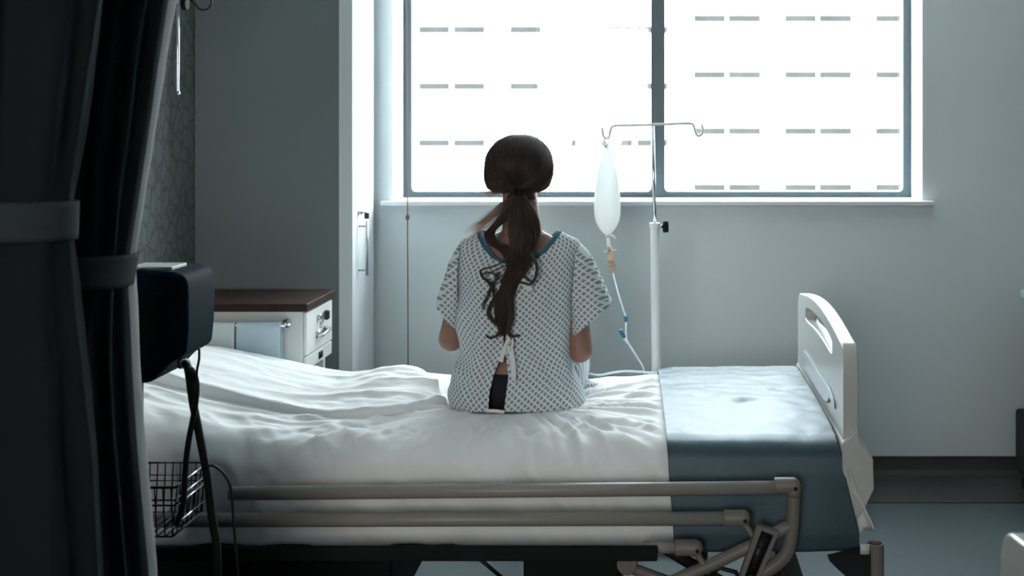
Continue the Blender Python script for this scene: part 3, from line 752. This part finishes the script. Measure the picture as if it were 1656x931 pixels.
# wire basket
bk = MB(); bx0, bx1, by0, by1 = -1.20, -1.040, 2.46, 2.64; bz1, bz0 = .666, .556
def rect(z, r, i=0): bk.tube([(bx0+i,by0+i,z),(bx1-i,by0+i,z),(bx1-i,by1-i,z),(bx0+i,by1-i,z),(bx0+i,by0+i,z)], r, 6, caps=False)
rect(bz1, .0030); rect((bz0+bz1)/2+.015, .0022, .004); rect(bz0, .0022, .012); rect(bz1-.028, .0020, .002)
for k in range(9):
    x = bx0+(bx1-bx0)*(k+.5)/9
    for y, i in ((by0,.012),(by1,-.012)): bk.tube([(x,y,bz1),(x,y+i,bz0)], .0016, 6)
    bk.tube([(x,by0+.012,bz0),(x,by1-.012,bz0)], .0016, 6)
for k in range(7):
    y = by0+(by1-by0)*(k+.5)/7
    for x, i in ((bx0,.012),(bx1,-.012)): bk.tube([(x,y,bz1),(x+i,y,bz0)], .0016, 6)
bko = bk.build('wire_basket', M['steel_dark'], dv_); gw = MB()
for z, i in ((bz1,-.001),(bz1-.028,.001),(bz1-.045,.003),(bz0+.02,.010)): gw.tube([(bx1-i+.003,by0+.004,z+.003),(bx1-i+.003,by1-.004,z+.003)], .0022, 6)  # chrome wires added along one side as glints on the dark basket
gw.build('glint_wire', M['chrome'], bko)
MB().box((-1.18,2.52,bz0+.02),(-1.155,2.60,bz0+.05)).build('basket_clamp', M['black'], dv_, bevel=.003)
def hose(pl, r, name, D0=2.44, D1=2.44):
    n = len(pl); return MB().tube([P(a, b, D0+(D1-D0)*i/(8*(n-1))) for i, (a, b) in enumerate(spline(pl, 8))], r, 10).build(name, M['rubber'], dv_)
hose([(291,590),(300,588),(305,600),(312,650),(322,700),(335,770),(342,830),(350,880),(352,940)], .0085, 'hose', 2.455, 2.40)
hose([(300,592),(312,600),(318,622),(315,660),(304,720),(299,770),(296,815),(285,850)], .006, 'cuff_hose', 2.45, 2.38)
hose([(322,562),(322,580),(319,596),(318,606),(314,640)], .0026, 'sensor_cable', 2.45, 2.42)
hose([(330,755),(345,753),(362,766),(373,788),(377,830),(380,870),(386,940)], .0028, 'power_cable', 2.40, 2.40)
MB().tube([M2(294,586,2.466), M2(300,588,2.45)], .011, 12).build('hose_socket', M['chrome'], body)

# ------------------------------------------------------------------ curtains
def curtain(name, label, D, left, right, ybandpx, seed, npl, dep, band, rim_light=False, bandmat='banddark'):
    """left / right: lists of (y px, x px) edges"""
    ly, lx_ = zip(*left); ryy, rxx = zip(*right)
    ys = np.concatenate([np.linspace(-520, ybandpx[0], 50), np.linspace(ybandpx[0]+4, ybandpx[1], 14), np.linspace(ybandpx[1]+5, 1470, 60)])
    n = 200; pts = []
    for y in ys:
        xl, xr = interp(y, ly, lx_), interp(y, ryy, rxx)
        c = (xl+xr)/2; hw = (xr-xl)/2
        tight = math.exp(-((y-(ybandpx[0]+ybandpx[1])/2)/90.0)**2)
        for k in range(n):
            a = 2*math.pi*k/n
            ph = npl*a + 1.1*math.sin(a*3+seed) + .8*nz(math.cos(a)*2, math.sin(a)*2, y*.002+seed)
            amp = .15*(1-.45*tight)
            q = 1 - amp + amp*math.sin(ph) + .05*nz(a*2+seed, y*.006, seed)
            co_, si = math.cos(a), math.sin(a)
            q2 = q if abs(co_) < .93 else q + (1-q)*(abs(co_)-.93)/.07
            px = c+hw*co_*q2
            Dd = D + dep*(1-.25*tight)*si*q
            p = P(px, y, D); pts.append((p.x, Dd, p.z))
    t = thing(name, (P(150,0,D).x, D, 0), label, 'curtain', None)
    MB().grid(pts, n, len(ys), closed_u=True).build('drape', M['curtain'], t)
    bp = []; m = 64; bys = np.linspace(ybandpx[0], ybandpx[1], 7)
    for yi, y in enumerate(bys):
        xl, xr = interp(y, *zip(*band[0])), interp(y, *zip(*band[1])); c = (xl+xr)/2; hw = (xr-xl)/2
        for k in range(m):
            a = 2*math.pi*k/m; p = P(c+hw*math.cos(a), y+4*math.sin(a*1.0+1)+2*nz(a,seed), D); bp.append((p.x, D+(dep*.80+.008)*math.sin(a), p.z))
    MB().grid(bp, m, len(bys), closed_u=True).build('tie_band', M[bandmat], t, solid=.004)
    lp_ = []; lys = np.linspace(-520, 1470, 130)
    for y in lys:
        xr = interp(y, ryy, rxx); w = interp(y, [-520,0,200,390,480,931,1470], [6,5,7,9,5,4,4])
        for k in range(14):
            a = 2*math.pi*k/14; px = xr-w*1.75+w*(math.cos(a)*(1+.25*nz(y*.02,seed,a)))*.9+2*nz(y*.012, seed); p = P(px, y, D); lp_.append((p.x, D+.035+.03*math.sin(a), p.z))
    if rim_light: MB().grid(lp_, 14, len(lys), closed_u=True).build('rim_light_edge', M['rim_light'], t)  # added strip that imitates the bright lit rim
    return t
curtain('privacy_curtain', 'dark grey curtain gathered beside the monitor stand, its band coloured as if window-lit', 2.0,
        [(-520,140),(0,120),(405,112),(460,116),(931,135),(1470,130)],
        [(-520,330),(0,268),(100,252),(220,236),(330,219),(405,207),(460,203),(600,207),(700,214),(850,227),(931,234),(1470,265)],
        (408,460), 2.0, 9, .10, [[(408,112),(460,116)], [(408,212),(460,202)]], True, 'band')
curtain('privacy_curtain', 'darkest gathered curtain at the picture edge with a higher band', 1.75,
        [(-520,-170),(0,-150),(320,-120),(385,-120),(931,-190),(1470,-210)],
        [(-520,205),(0,160),(200,130),(320,112),(385,112),(500,122),(620,136),(750,150),(931,158),(1470,170)],
        (322,384), 5.0, 8, .11, [[(322,-122),(384,-122)], [(322,116),(384,114)]])
rr_ = MB().box((-1.70,1.70,2.62),(-.72,1.74,2.66)); 
S(MB().box((-1.75,1.86,2.655),(.9,1.90,2.70)), 'trim_curtain_track', M['white'])

# ------------------------------------------------------------------ the woman
wm = thing('person', (SEAT[0], SEAT[1], ztop(*SEAT)), 'woman with long ponytail in printed hospital gown, seated on the bed facing the window', 'person')
bd = MB()
TX = P(838, 600, 3.28).x
E = bd.ell
hz = .735
E((TX,3.29,hz), (.144,.115,.105)); E((TX,3.285,.82), (.135,.095,.09)); E((TX,3.285,.90), (.128,.088,.09)); E((TX,3.285,.98), (.135,.09,.09)); E((TX,3.285,1.05), (.142,.088,.085))
E((TX,3.29,1.085), (.125,.078,.06))
E((TX-.05,3.345,1.02),(.055,.045,.05)); E((TX+.05,3.345,1.02),(.055,.045,.05))
hc = P(839.5, 264, 3.27)           # head centre
nb_ = Vector((P(845,388,3.27).x, 3.275, 1.10)); nt_ = Vector((hc.x+.002, 3.265, 1.255))
bd.capsule(nb_, nt_, .060, .049, 20)
for s in (-1, 1): bd.capsule(nb_+Vector((s*.02,0,.012)), (TX+s*.112,3.285,1.082), .045, .034, 16)
# head
E(hc+Vector((0,-.006,-.006)), (.073,.088,.074)); E(hc+Vector((0,.03,-.045)), (.058,.062,.072)); E(hc+Vector((0,.062,-.098)), (.030,.026,.022)); E(hc+Vector((0,.045,-.085)), (.045,.035,.03))
bd.capsule(hc+Vector((0,.088,-.010)), hc+Vector((0,.105,-.045)), .008, .012, 12)           # nose
for s in (-1, 1):
    E(hc+Vector((s*.011,.098,-.048)), (.007,.007,.006), 12, 8)
    E(hc+Vector((s*.030,.080,.006)), (.020,.010,.007), 14, 8)                                # brow
    E(hc+Vector((s*.030,.0745,-.004)), (.014,.0085,.0055), 14, 8); E(hc+Vector((s*.030,.0730,-.0205)), (.013,.008,.005), 14, 8)
    E(hc+Vector((s*.038,.058,-.045)), (.024,.020,.022), 14, 8)                               # cheek
    E(hc+Vector((s*.076,.005,-.025)), (.008,.016,.030), 14, 10)                              # ear
E(hc+Vector((0,.090,-.072)), (.020,.008,.005), 14, 8); E(hc+Vector((0,.089,-.080)), (.017,.008,.006), 14, 8)
# arms
armL = [P(764,420,3.29), P(729,548,3.30), Vector((-.500,3.50,.862)), -1]
armR = [P(917,420,3.29), P(938.5,566,3.28), Vector((-.325,3.50,.862)), 1]
for sh, el, wr, s in (armL, armR):
    bd.capsule(sh, el, .040, .036, 18); bd.capsule(el, el.lerp(wr,.35), .0345, .038, 18); bd.capsule(el.lerp(wr,.35), wr, .038, .025, 18)
    d = (wr-el).normalized(); f = Vector((-.12*s, 1, -.10)).normalized()
    palm = wr+f*.05
    rot = Matrix.Rotation(math.atan2(-f.x, f.y), 3, 'Z')
    E(palm, (.036,.050,.015), 18, 12, rot)
    lat = Vector((f.y, -f.x, 0)).normalized()
    for k, (off, ln_) in enumerate(((-.028,.052),(-.010,.066),(.009,.070),(.027,.062))):
        o2 = off*s*-1
        a = palm+f*.042+lat*o2; b = a+(f+Vector((0,0,-.12))+lat*o2*2).normalized()*ln_*.45; c = b+(f+Vector((0,0,-.55))).normalized()*ln_*.32; e = c+(f+Vector((0,0,-1.0))).normalized()*ln_*.25
        bd.capsule(a-f*.02, b, .0095, .0085, 10); bd.capsule(b, c, .0085, .0078, 10); bd.capsule(c, e, .0078, .0068, 10)
    tb = palm-f*.022-lat*s*.026; t1 = tb+(f*.7-lat*s*.8).normalized()*.034; t2 = t1+(f-lat*s*.25).normalized()*.026
    bd.capsule(tb, t1, .012, .0098, 10); bd.capsule(t1, t2, .0098, .0078, 10)
# legs
for s in (-1, 1):
    hip = Vector((TX+s*.072,3.33,.725)); kn_ = Vector((TX+s*.105,3.79,.712)); an = Vector((TX+s*.10,3.82,.285))
    bd.capsule(hip, kn_, .072, .058, 20); bd.capsule(kn_, kn_.lerp(an,.35), .055, .054, 18); bd.capsule(kn_.lerp(an,.35)+Vector((0,-.008,0)), an, .052, .034, 18)
    bd.capsule(an+Vector((0,-.025,-.045)), an+Vector((0,.10,-.075)), .030, .028, 14); bd.capsule(an+Vector((0,.09,-.078)), an+Vector((s*.01,.165,-.085)), .026, .018, 14)
    bd.capsule(an, an+Vector((0,-.02,-.05)), .034, .032, 14)
tmp = bd.build('body', M['skin'])
q = tmp.modifiers.new('r', 'REMESH'); q.mode = 'VOXEL'; q.voxel_size = .0042; q.use_smooth_shade = True
q = tmp.modifiers.new('s', 'SMOOTH'); q.factor = .5; q.iterations = 7
dg = bpy.context.evaluated_depsgraph_get(); dg.update()
me2 = bpy.data.meshes.new_from_object(tmp.evaluated_get(dg)); tmp.modifiers.clear(); tmp.data = me2
for p in me2.polygons: p.use_smooth = True
me2.name = 'body'; attach(tmp, wm)
for s in (-1, 1):
    ey = MB().ell(hc+Vector((s*.030,.0705,-.012)), (.0105,.0105,.0085), 16, 12).build('eye', M['eye'], wm)
    MB().ell(hc+Vector((s*.030,.0792,-.012)), (.0048,.0025,.0048), 12, 8).build('iris', M['hair'], ey)
# underwear
uw = MB(); rings = []
for (z, hx_, hy) in ((.655,.140,.112),(.69,.150,.120),(.735,.149,.121),(.752,.146,.119)):
    for k in range(48):
        a = 2*math.pi*k/48; rings.append((TX+hx_*math.cos(a), 3.29+hy*math.sin(a), z))
uw.grid(rings, 48, 4, closed_u=True); uw.build('underwear', M['dark_cloth'], wm, solid=.003)

# gown: open loft around the torso, slit at the back
CXP = 838
G = [ # yside, xl, xr, yback, Dback, yfront, Dfront
 (373,778,903,424,3.192,400,3.365),
 (382,758,922,431,3.182,408,3.375),
 (392,745,937,440,3.175,420,3.385),
 (425,741,938,462,3.168,450,3.420),
 (480,741,931,490,3.165,490,3.425),
 (535,741,924,535,3.168,535,3.400),
 (575,746,923,575,3.172,572,3.395),
 (600,738,932,602,3.165,596,3.410),
 (625,730,944,632,3.152,612,3.440),
 (643,728,947,652,3.142,625,3.470),
 (654,735,940,665,3.142,632,3.480)]
GR = spline(G, 7)
def slit(y):
    c = interp(y, [424,460,540,570,600,640,670], [838,826,825,823,820,815,813])
    w = interp(y, [424,446,456,470,530,548,568,585,610,640,670], [0.3,.5,1.5,3.2,2.8,.5,.8,4,8.5,9,8.5])
    return c, w
NT = 220
pts = []; uvs = []; vcum = 0; prev = None
for ri_, g_ in enumerate(GR):
    ys_, xl, xr, yb, Db, yf, Df = g_
    c0_, w0 = slit(yb); Dc = 3.285
    ring = []
    d0 = math.asin(min(.5, w0/((xr-xl)/2)))
    for k in range(NT):
        u = k/(NT-1); th = -math.pi/2 + d0 + (2*math.pi-2*d0)*u
        co_, si = math.cos(th), math.sin(th)
        pw = .86
        cc = math.copysign(abs(co_)**pw, co_); ss = math.copysign(abs(si)**pw, si)
        cx = (xl+xr)/2; px = cx+(xr-xl)/2*cc
        if si < 0: px += (c0_-cx)*abs(si)**6
        wgt = si*si
        py = ys_ + ((yb if si < 0 else yf)-ys_)*wgt
        D = Dc + ((Dc-Db) if si < 0 else (Df-Dc))*ss
        X = (px-VX)*Dc/FPX; z = CAMZ-(py-VY)*(Dc+(D-Dc)*wgt)/FPX
        # folds
        yy = py
        amp = interp(yy, [373,400,450,520,580,640,670], [.000,.003,.008,.012,.014,.012,.004])
        f1 = nz(px*.030+yy*.018, yy*.006, 3)+.6*nz(px*.07-yy*.03, yy*.02, 9)
        diag = math.exp(-(((yy-640)+(px-880)*.55)/11.0)**2)*sm(850,880,px)*(1-sm(940,955,px))
        diag2 = math.exp(-(((yy-606)-(px-770)*.75)/9.0)**2)*sm(735,750,px)*(1-sm(800,830,px))
        ridge = math.exp(-((px-(760+(yy-400)*.06))/9.0)**2)*sm(430,470,yy)*(1-sm(590,640,yy))
        ridge2 = math.exp(-((px-(905-(yy-440)*.10))/10.0)**2)*sm(440,480,yy)*(1-sm(560,600,yy))
        dd = amp*f1 - .014*diag + .010*diag2 - .006*ridge - .006*ridge2
        dd = max(dd, -.007); nrm = Vector((cc*.9, ss, 0))
        edge = 1-.6*math.exp(-(min(u,1-u)/.01))
        v_ = Vector((X, D, z)) + nrm*dd*edge
        ring.append(v_)
    if prev is not None: vcum += np.mean([(a-b).length for a, b in zip(ring, prev)])
    arc = [0]
    for k in range(1, NT): arc.append(arc[-1]+(ring[k]-ring[k-1]).length)
    tot = arc[-1]
    zz_ = [p.z for p in ring]
    for k in range(NT):
        uu = arc[k] if k < NT/2 else arc[k]-tot
        uvs.append((uu, ring[k].z*1.0 - .12*abs(uu)))
    pts += ring; prev = ring
gm = MB().grid(pts, NT, len(GR)); ng = len(gm.v)
# lap / skirt of the gown over the thighs
sk_r = []; skuv = []; nsk = 60
for (y, hw, zt_, zb_) in ((3.30,.165,.775,.66),(3.38,.182,.815,.66),(3.50,.185,.825,.655),(3.62,.18,.808,.650),(3.74,.178,.795,.648),(3.86,.172,.79,.56)):
    for k in range(nsk):
        a = math.pi*1.0*(k/(nsk-1)); 
        x = TX+hw*math.copysign(abs(math.cos(a))**.6, math.cos(a)); z = zb_+(zt_-zb_)*abs(math.sin(a))**.5-.018*math.exp(-((x-TX)/.03)**2)+.004*nz(x*20,y*9)
        sk_r.append((x, y, z)); skuv.append((x, y))
# sleeves
def sleeve(outer, inner, s):
    O = spline(outer, 8); I = spline(inner, 8); n = 72; r_ = []; u_ = []; m = len(O); v = 0
    for i in range(m):
        a, b = O[i], I[int(round(i*(len(I)-1)/(m-1)))]; t = i/(m-1)
        dep = .072*(1-t)+.066*t
        for k in range(n):
            th = 2*math.pi*k/n; c, si = math.cos(th), math.sin(th)
            px = (a[0]+b[0])/2+(a[0]-b[0])/2*c; py = (a[1]+b[1])/2+(a[1]-b[1])/2*c
            D = 3.29+dep*math.copysign(abs(si)**.8, si)
            wob = .006*t*nz(th*1.3+s*9, t*2, 5)+.003*nz(th*3, t*4, 7+s)
            p = P(px, py, 3.285); nn = Vector((c*s, si, .2*c)).normalized()
            p = Vector((p.x, D, p.z))+nn*wob
            r_.append(p); u_.append((p.x*1.0 + s*abs(p.y-3.29)*.6, p.z))
    return r_, u_, n, m
mbs = gm
def addpart(r_, u_, n, m, closed):
    mbs.grid(r_, n, m, closed_u=closed); uvs.extend(u_)
addpart(sk_r, skuv, nsk, 6, False)
r_, u_, n, m = sleeve([(747,390),(737,404),(728,421),(718,455),(706,487)], [(745,500),(744,512),(743,520),(742,530)], -1); addpart(r_, u_, n, m, True)
r_, u_, n, m = sleeve([(934,390),(948,402),(958,417),(975,455),(988,490)], [(926,505),(925,520),(924,532),(923,544)], 1); addpart(r_, u_, n, m, True)
# tail of cloth spread on the sheet beside her hip
tl = []; tu = []
for j in range(12):
    for i in range(26):
        u = i/25; v = j/11
        p = P(930+75*u, 0, 3.42+.12*u+.06*v); x = p.x; y = p.y-.03
        z = ztop(x, y)+.008+.05*(1-u)**2*math.sin(math.pi*min(1,v+.05))+.006*nz(x*40, y*30)*(1-u)
        tl.append((x, y, z)); tu.append((x, y))
addpart(tl, tu, 26, 12, False)
gown = gm.build('gown', M['gown'], wm, solid=.0022, uv=uvs)
# neck binding
nbp = []
for k in range(NT): nbp.append(Vector(pts[k])+Vector((0,-.001,0)))
def ribbon(mb, path, w, th, axis=None):
    path = [Vector(p) for p in path]; vs = []
    for i, p in enumerate(path):
        t = (path[min(i+1,len(path)-1)]-path[max(i-1,0)]).normalized()
        ax = axis or Vector((0,-1,0)); sd_ = t.cross(ax); sd_.normalize(); nn = sd_.cross(t).normalized()
        vs += [p-sd_*w/2-nn*th/2, p+sd_*w/2-nn*th/2, p+sd_*w/2+nn*th/2, p-sd_*w/2+nn*th/2]
    m = len(path); fs = [(i*4+k, i*4+(k+1)%4, (i+1)*4+(k+1)%4, (i+1)*4+k) for i in range(m-1) for k in range(4)] + [(3,2,1,0), tuple((m-1)*4+k for k in range(4))]
    return mb.add(vs, fs)
bn = MB(); ctr = Vector((TX, 3.285, 0)); vs = []
row2 = GR and pts[NT*5:NT*6]
for k in range(NT):
    a = Vector(pts[k]); b = Vector(pts[NT*5+k]); dn = (b-a).normalized(); outn = Vector((a.x-ctr.x, a.y-ctr.y, .06)).normalized()
    i0 = a-dn*.004+outn*.002; i1 = a+dn*.0085+outn*.0032
    vs += [i0-outn*.004, i0, i1, i1-outn*.004]
bn.add(vs, [(k*4+q, k*4+(q+1)%4, (k+1)*4+(q+1)%4, (k+1)*4+q) for k in range(NT-1) for q in range(4)]+[(3,2,1,0), tuple((NT-1)*4+q for q in range(4))])
bn.build('neck_binding', M['teal'], gown)
# ties
GB = 3.150
t1 = MB()
ribbon(t1, [P(a, b, GB) for a, b in spline([(836,449),(826,446),(815,449),(809,455),(813,459),(824,454),(836,450)], 5)], .011, .0015)
ribbon(t1, [P(a, b, GB-.004) for a, b in spline([(838,449),(845,455),(852,462),(858,471)], 5)], .018, .0015)
ribbon(t1, [P(a, b, GB-.002) for a, b in spline([(836,449),(838,456),(836,464),(832,472)], 5)], .014, .0015)
t1.ell(P(837,449,GB-.003), (.008,.006,.007), 12, 8)
t1.build('upper_tie', M['tape'], gown)
t2 = MB()
ribbon(t2, [P(a, b, GB-.002) for a, b in spline([(826,545),(819,557),(813,572),(810,585)], 5)], .013, .0016)
ribbon(t2, [P(a, b, GB-.005) for a, b in spline([(823,560),(827,570),(830,590),(831,616)], 5)], .014, .0016)
ribbon(t2, [P(a, b, GB-.006) for a, b in spline([(827,546),(829,556),(824,566),(819,572),(816,564),(820,553),(827,546)], 5)], .008, .0016)
t2.ell(P(823,563,GB-.004), (.007,.006,.008), 12, 8)
t2.build('lower_tie', M['tape'], gown)
lb = MB(); ribbon(lb, [P(786,664,3.135), P(800,664,3.133), P(816,666,3.133)], .009, .0015); lb.build('gown_label', M['paper'], gown)

# hair
HA = [ (90,46.0),(60,48.5),(45,50.5),(20,53),(0,54),(-20,56.5),(-38,60),(-48,58.5),(-62,53),(-90,51),(-110,52.5),(-122,55),(-133,62),(-142,63.5),(-158,58),(-180,53.5),(-200,52),(-225,49.5),(-245,47),(-270,46.0) ]
HAd = sorted([((a+360) % 360, r) for a, r in HA[:-1]]); HAd = HAd + [(HAd[0][0]+360, HAd[0][1])]; HAd = [(HAd[-2][0]-360, HAd[-2][1])]+HAd
ha, hr = zip(*HAd)
def headpt(d, k=1.0):
    psi = math.degrees(math.atan2(d.z, d.x)) % 360; m = math.hypot(d.x, d.z); r = interp(psi, ha, hr)*3.27/FPX*k
    # blend corner bulge only near the silhouette
    rr = r*m*(1-.10*(1-m)) ; n_ = math.hypot(d.x, d.z) or 1
    b = (.104 if d.y < 0 else .098)*k
    return Vector((hc.x+rr*d.x/n_, hc.y-.002+b*d.y, hc.z+rr*d.z/n_))
tdir = Vector((0.0,-.70,-.714)).normalized()
e1 = Vector((1,0,0)); e2 = tdir.cross(e1).normalized()
if e2.z < 0: e2 = -e2
def arcmax(phi):      # how far a strand reaches from the tie, radians
    a = abs(((phi-90+180) % 360)-180)     # 0 = straight up
    return math.radians(interp(a, [0,40,75,95,115,135,160,180],[165,152,128,105,72,42,26,22]))
cap = MB(); nph, nt2 = 120, 40; cp = []
for i in range(nph):
    ph = 360*i/nph; A = arcmax(ph); dirv = e1*math.cos(math.radians(ph))+e2*math.sin(math.radians(ph))
    for j in range(nt2):
        t = A*j/(nt2-1); d = tdir*math.cos(t)+dirv*math.sin(t); cp.append(headpt(d, .975+.008*nz(ph*.22, 5, 1)))
fs = []
for i in range(nph):
    for j in range(nt2-1): fs.append((i*nt2+j, ((i+1) % nph)*nt2+j, ((i+1) % nph)*nt2+j+1, i*nt2+j+1))
cap.add(cp, fs); hair = cap.build('hair', M['hair'], wm, solid=.004)
st = MB()
def strand(mb, pts_, r, n=3):
    m = len(pts_); rs = [r*(1-.55*(i/(m-1))**3) for i in range(m)]
    mb.tube(pts_, rs, n, caps=False)
for i in range(2600):
    ph = random.uniform(0, 360); A = arcmax(ph)*random.uniform(.88, 1.03); w = random.gauss(0, .05)
    k = 1+random.uniform(-.018, .012)+(random.uniform(0, .028) if random.random() < .12 else 0); dirv0 = math.radians(ph); pl = []
    for j in range(13):
        u = j/12; t = .05+(A-.05)*u; a = dirv0+w*math.sin(u*3)
        d = tdir*math.cos(t)+(e1*math.cos(a)+e2*math.sin(a))*math.sin(t)
        pl.append(headpt(d, k+.006*math.sin(u*5+i)))
    strand(st, pl, random.uniform(.0006,.0011))
fy = MB()
for i in range(70):      # fly-aways
    ph = random.choice([random.uniform(185,215), random.uniform(-35,-5), random.uniform(0,180)]); dirv = e1*math.cos(math.radians(ph))+e2*math.sin(math.radians(ph)); A = arcmax(ph); pl = []
    sp = random.uniform(.05,.28) if (ph > 180 or ph < 0) else random.uniform(.01,.06)
    for j in range(10):
        u = j/9; t = .3+(A*.85-.3)*u; d = tdir*math.cos(t)+dirv*math.sin(t); pl.append(headpt(d, 1+sp*u*u)+Vector((0,0,.006*math.sin(u*6+i)*u)))
    strand(fy, pl, .0004)
for i in range(40):      # wisps at the nape, one side
    a = Vector(P(random.uniform(800,815), random.uniform(305,312), 3.25)); e = Vector(P(random.uniform(765,800), random.uniform(300,322), 3.23+random.uniform(-.03,.03)))
    mid = a.lerp(e,.5)+Vector((0,0,random.uniform(-.012,.012))); strand(fy, [Vector(q) for q in spline([a, mid, e], 6)], .00035)
for i in range(420):     # nape hair drawn up to the tie
    x = random.uniform(819, 866); e = P(x, 320+7*random.random()-abs(x-843)*.2, 3.264-math.sqrt(max(0, .0535**2-((x-843)*3.22/FPX)**2))-.002); a = P(840+random.uniform(-4,4), 313, 3.158)
    md = a.lerp(e, .5)+Vector((0,-.006,random.uniform(.002,.010))); strand(st, [Vector(q) for q in spline([a, md, e], 4)], .0010)
st.build('hair_strands', M['hair'], hair); fy.build('stray_hair', M['finehair'], hair)
pt = MB()
def lock(guide, rad, n, th, curl=0.0, spread=1.0):
    """guide: (px,py,D) list; rad: radius (m) at each guide point"""
    gp = spline([tuple(P(*g_))+(r,) for g_, r in zip(guide, rad)], 7); m = len(gp)
    for i in range(n):
        a = random.uniform(0, 2*math.pi); q = math.sqrt(random.random()); ph = random.uniform(0, 6); pl = []; cut = random.uniform(.78, 1.0); tw = random.uniform(-.8,.8)
        s1, s2 = random.uniform(-1,1), random.uniform(-1,1)
        for j in range(m):
            u = j/(m-1)
            if u > cut: break
            c = Vector(gp[j][:3]); r = gp[j][3]
            aa = a+tw*u
            off = Vector((math.cos(aa)*r*q, math.sin(aa)*r*q*.55, math.sin(aa+1)*r*q*.25))
            off += Vector((math.sin(u*9+ph)*s1, 0, math.cos(u*8+ph)*s2))*curl*u
            pl.append(c+off)
        if len(pl) > 3: strand(pt, pl, th*random.uniform(.7,1.3))
T = (840,313,3.160)
lock([T,(839,335,3.148),(841,365,3.138),(843,400,3.132),(838,430,3.136),(822,458,3.142),(813,485,3.142),(812,515,3.142),(814,546,3.145)], [.016,.028,.034,.031,.024,.020,.021,.018,.006], 700, .0009, .004)
lock([T,(826,332,3.150),(808,358,3.150),(792,376,3.152),(797,392,3.150),(818,405,3.140),(826,430,3.138),(806,462,3.140)], [.008,.013,.016,.014,.012,.014,.012,.006], 220, .0008, .006)
lock([T,(851,330,3.150),(862,355,3.150),(866,380,3.152),(858,402,3.145),(850,430,3.140),(832,460,3.140),(822,500,3.142)], [.008,.012,.014,.012,.014,.013,.010,.006], 220, .0008, .005)
lock([(828,408,3.135),(812,424,3.132),(792,432,3.130),(778,437,3.130),(780,447,3.130),(790,456,3.132),(798,470,3.135),(797,495,3.14)], [.008,.0045,.003,.0025,.0025,.003,.003,.003], 70, .0007, .004)
lock([(826,425,3.135),(808,434,3.130),(788,441,3.130),(780,443,3.130),(790,441,3.130),(803,445,3.132),(808,455,3.132)], [.006,.003,.002,.002,.002,.002,.002], 40, .0006, .003)
lock([(846,398,3.135),(857,408,3.130),(866,422,3.128),(868,436,3.128),(865,450,3.128),(857,460,3.130),(846,457,3.130),(838,456,3.13)], [.007,.0045,.0035,.003,.003,.0025,.002,.002], 80, .0007, .004)
lock([(840,415,3.132),(838,430,3.128),(845,444,3.127),(855,452,3.127),(863,457,3.128)], [.006,.004,.003,.0025,.002], 40, .0006, .003)
lock([(808,470,3.138),(794,492,3.138),(790,508,3.138),(800,522,3.138),(809,530,3.138),(803,542,3.138),(792,546,3.138),(785,541,3.138)], [.007,.006,.005,.004,.0035,.003,.0025,.001], 90, .0007, .004)
lock([(818,465,3.138),(825,490,3.138),(826,515,3.138),(822,532,3.138),(826,543,3.138),(836,543,3.138),(842,541,3.138)], [.009,.009,.008,.006,.004,.002,.001], 150, .0007, .003)
lock([(806,440,3.14),(792,470,3.142),(783,490,3.145),(780,505,3.145)], [.006,.006,.004,.002], 30, .0004, .006)
pt.build('ponytail', M['hair'], hair); pt = MB()
lock([T,(822,326,3.17),(802,345,3.185),(785,360,3.19),(772,372,3.195),(768,384,3.20)], [.008,.020,.032,.036,.030,.018], 110, .00036, .022)
lock([T,(852,328,3.165),(862,348,3.17),(870,372,3.175),(868,395,3.17)], [.006,.010,.012,.010,.008], 80, .0005, .006)
pt.build('loose_lock', M['finehair'], hair)['label'] = 'loose hair coloured paler as if lit from behind'
ti = MB(); tc_ = P(*T); ring = [(tc_.x+.0125*math.cos(a), tc_.y-.004+.009*math.sin(a), tc_.z+.002*math.sin(a)) for a in [2*math.pi*k/20 for k in range(21)]]
ti.tube(ring, .0035, 8, caps=False); ti.build('hair_tie', M['black'], hair)
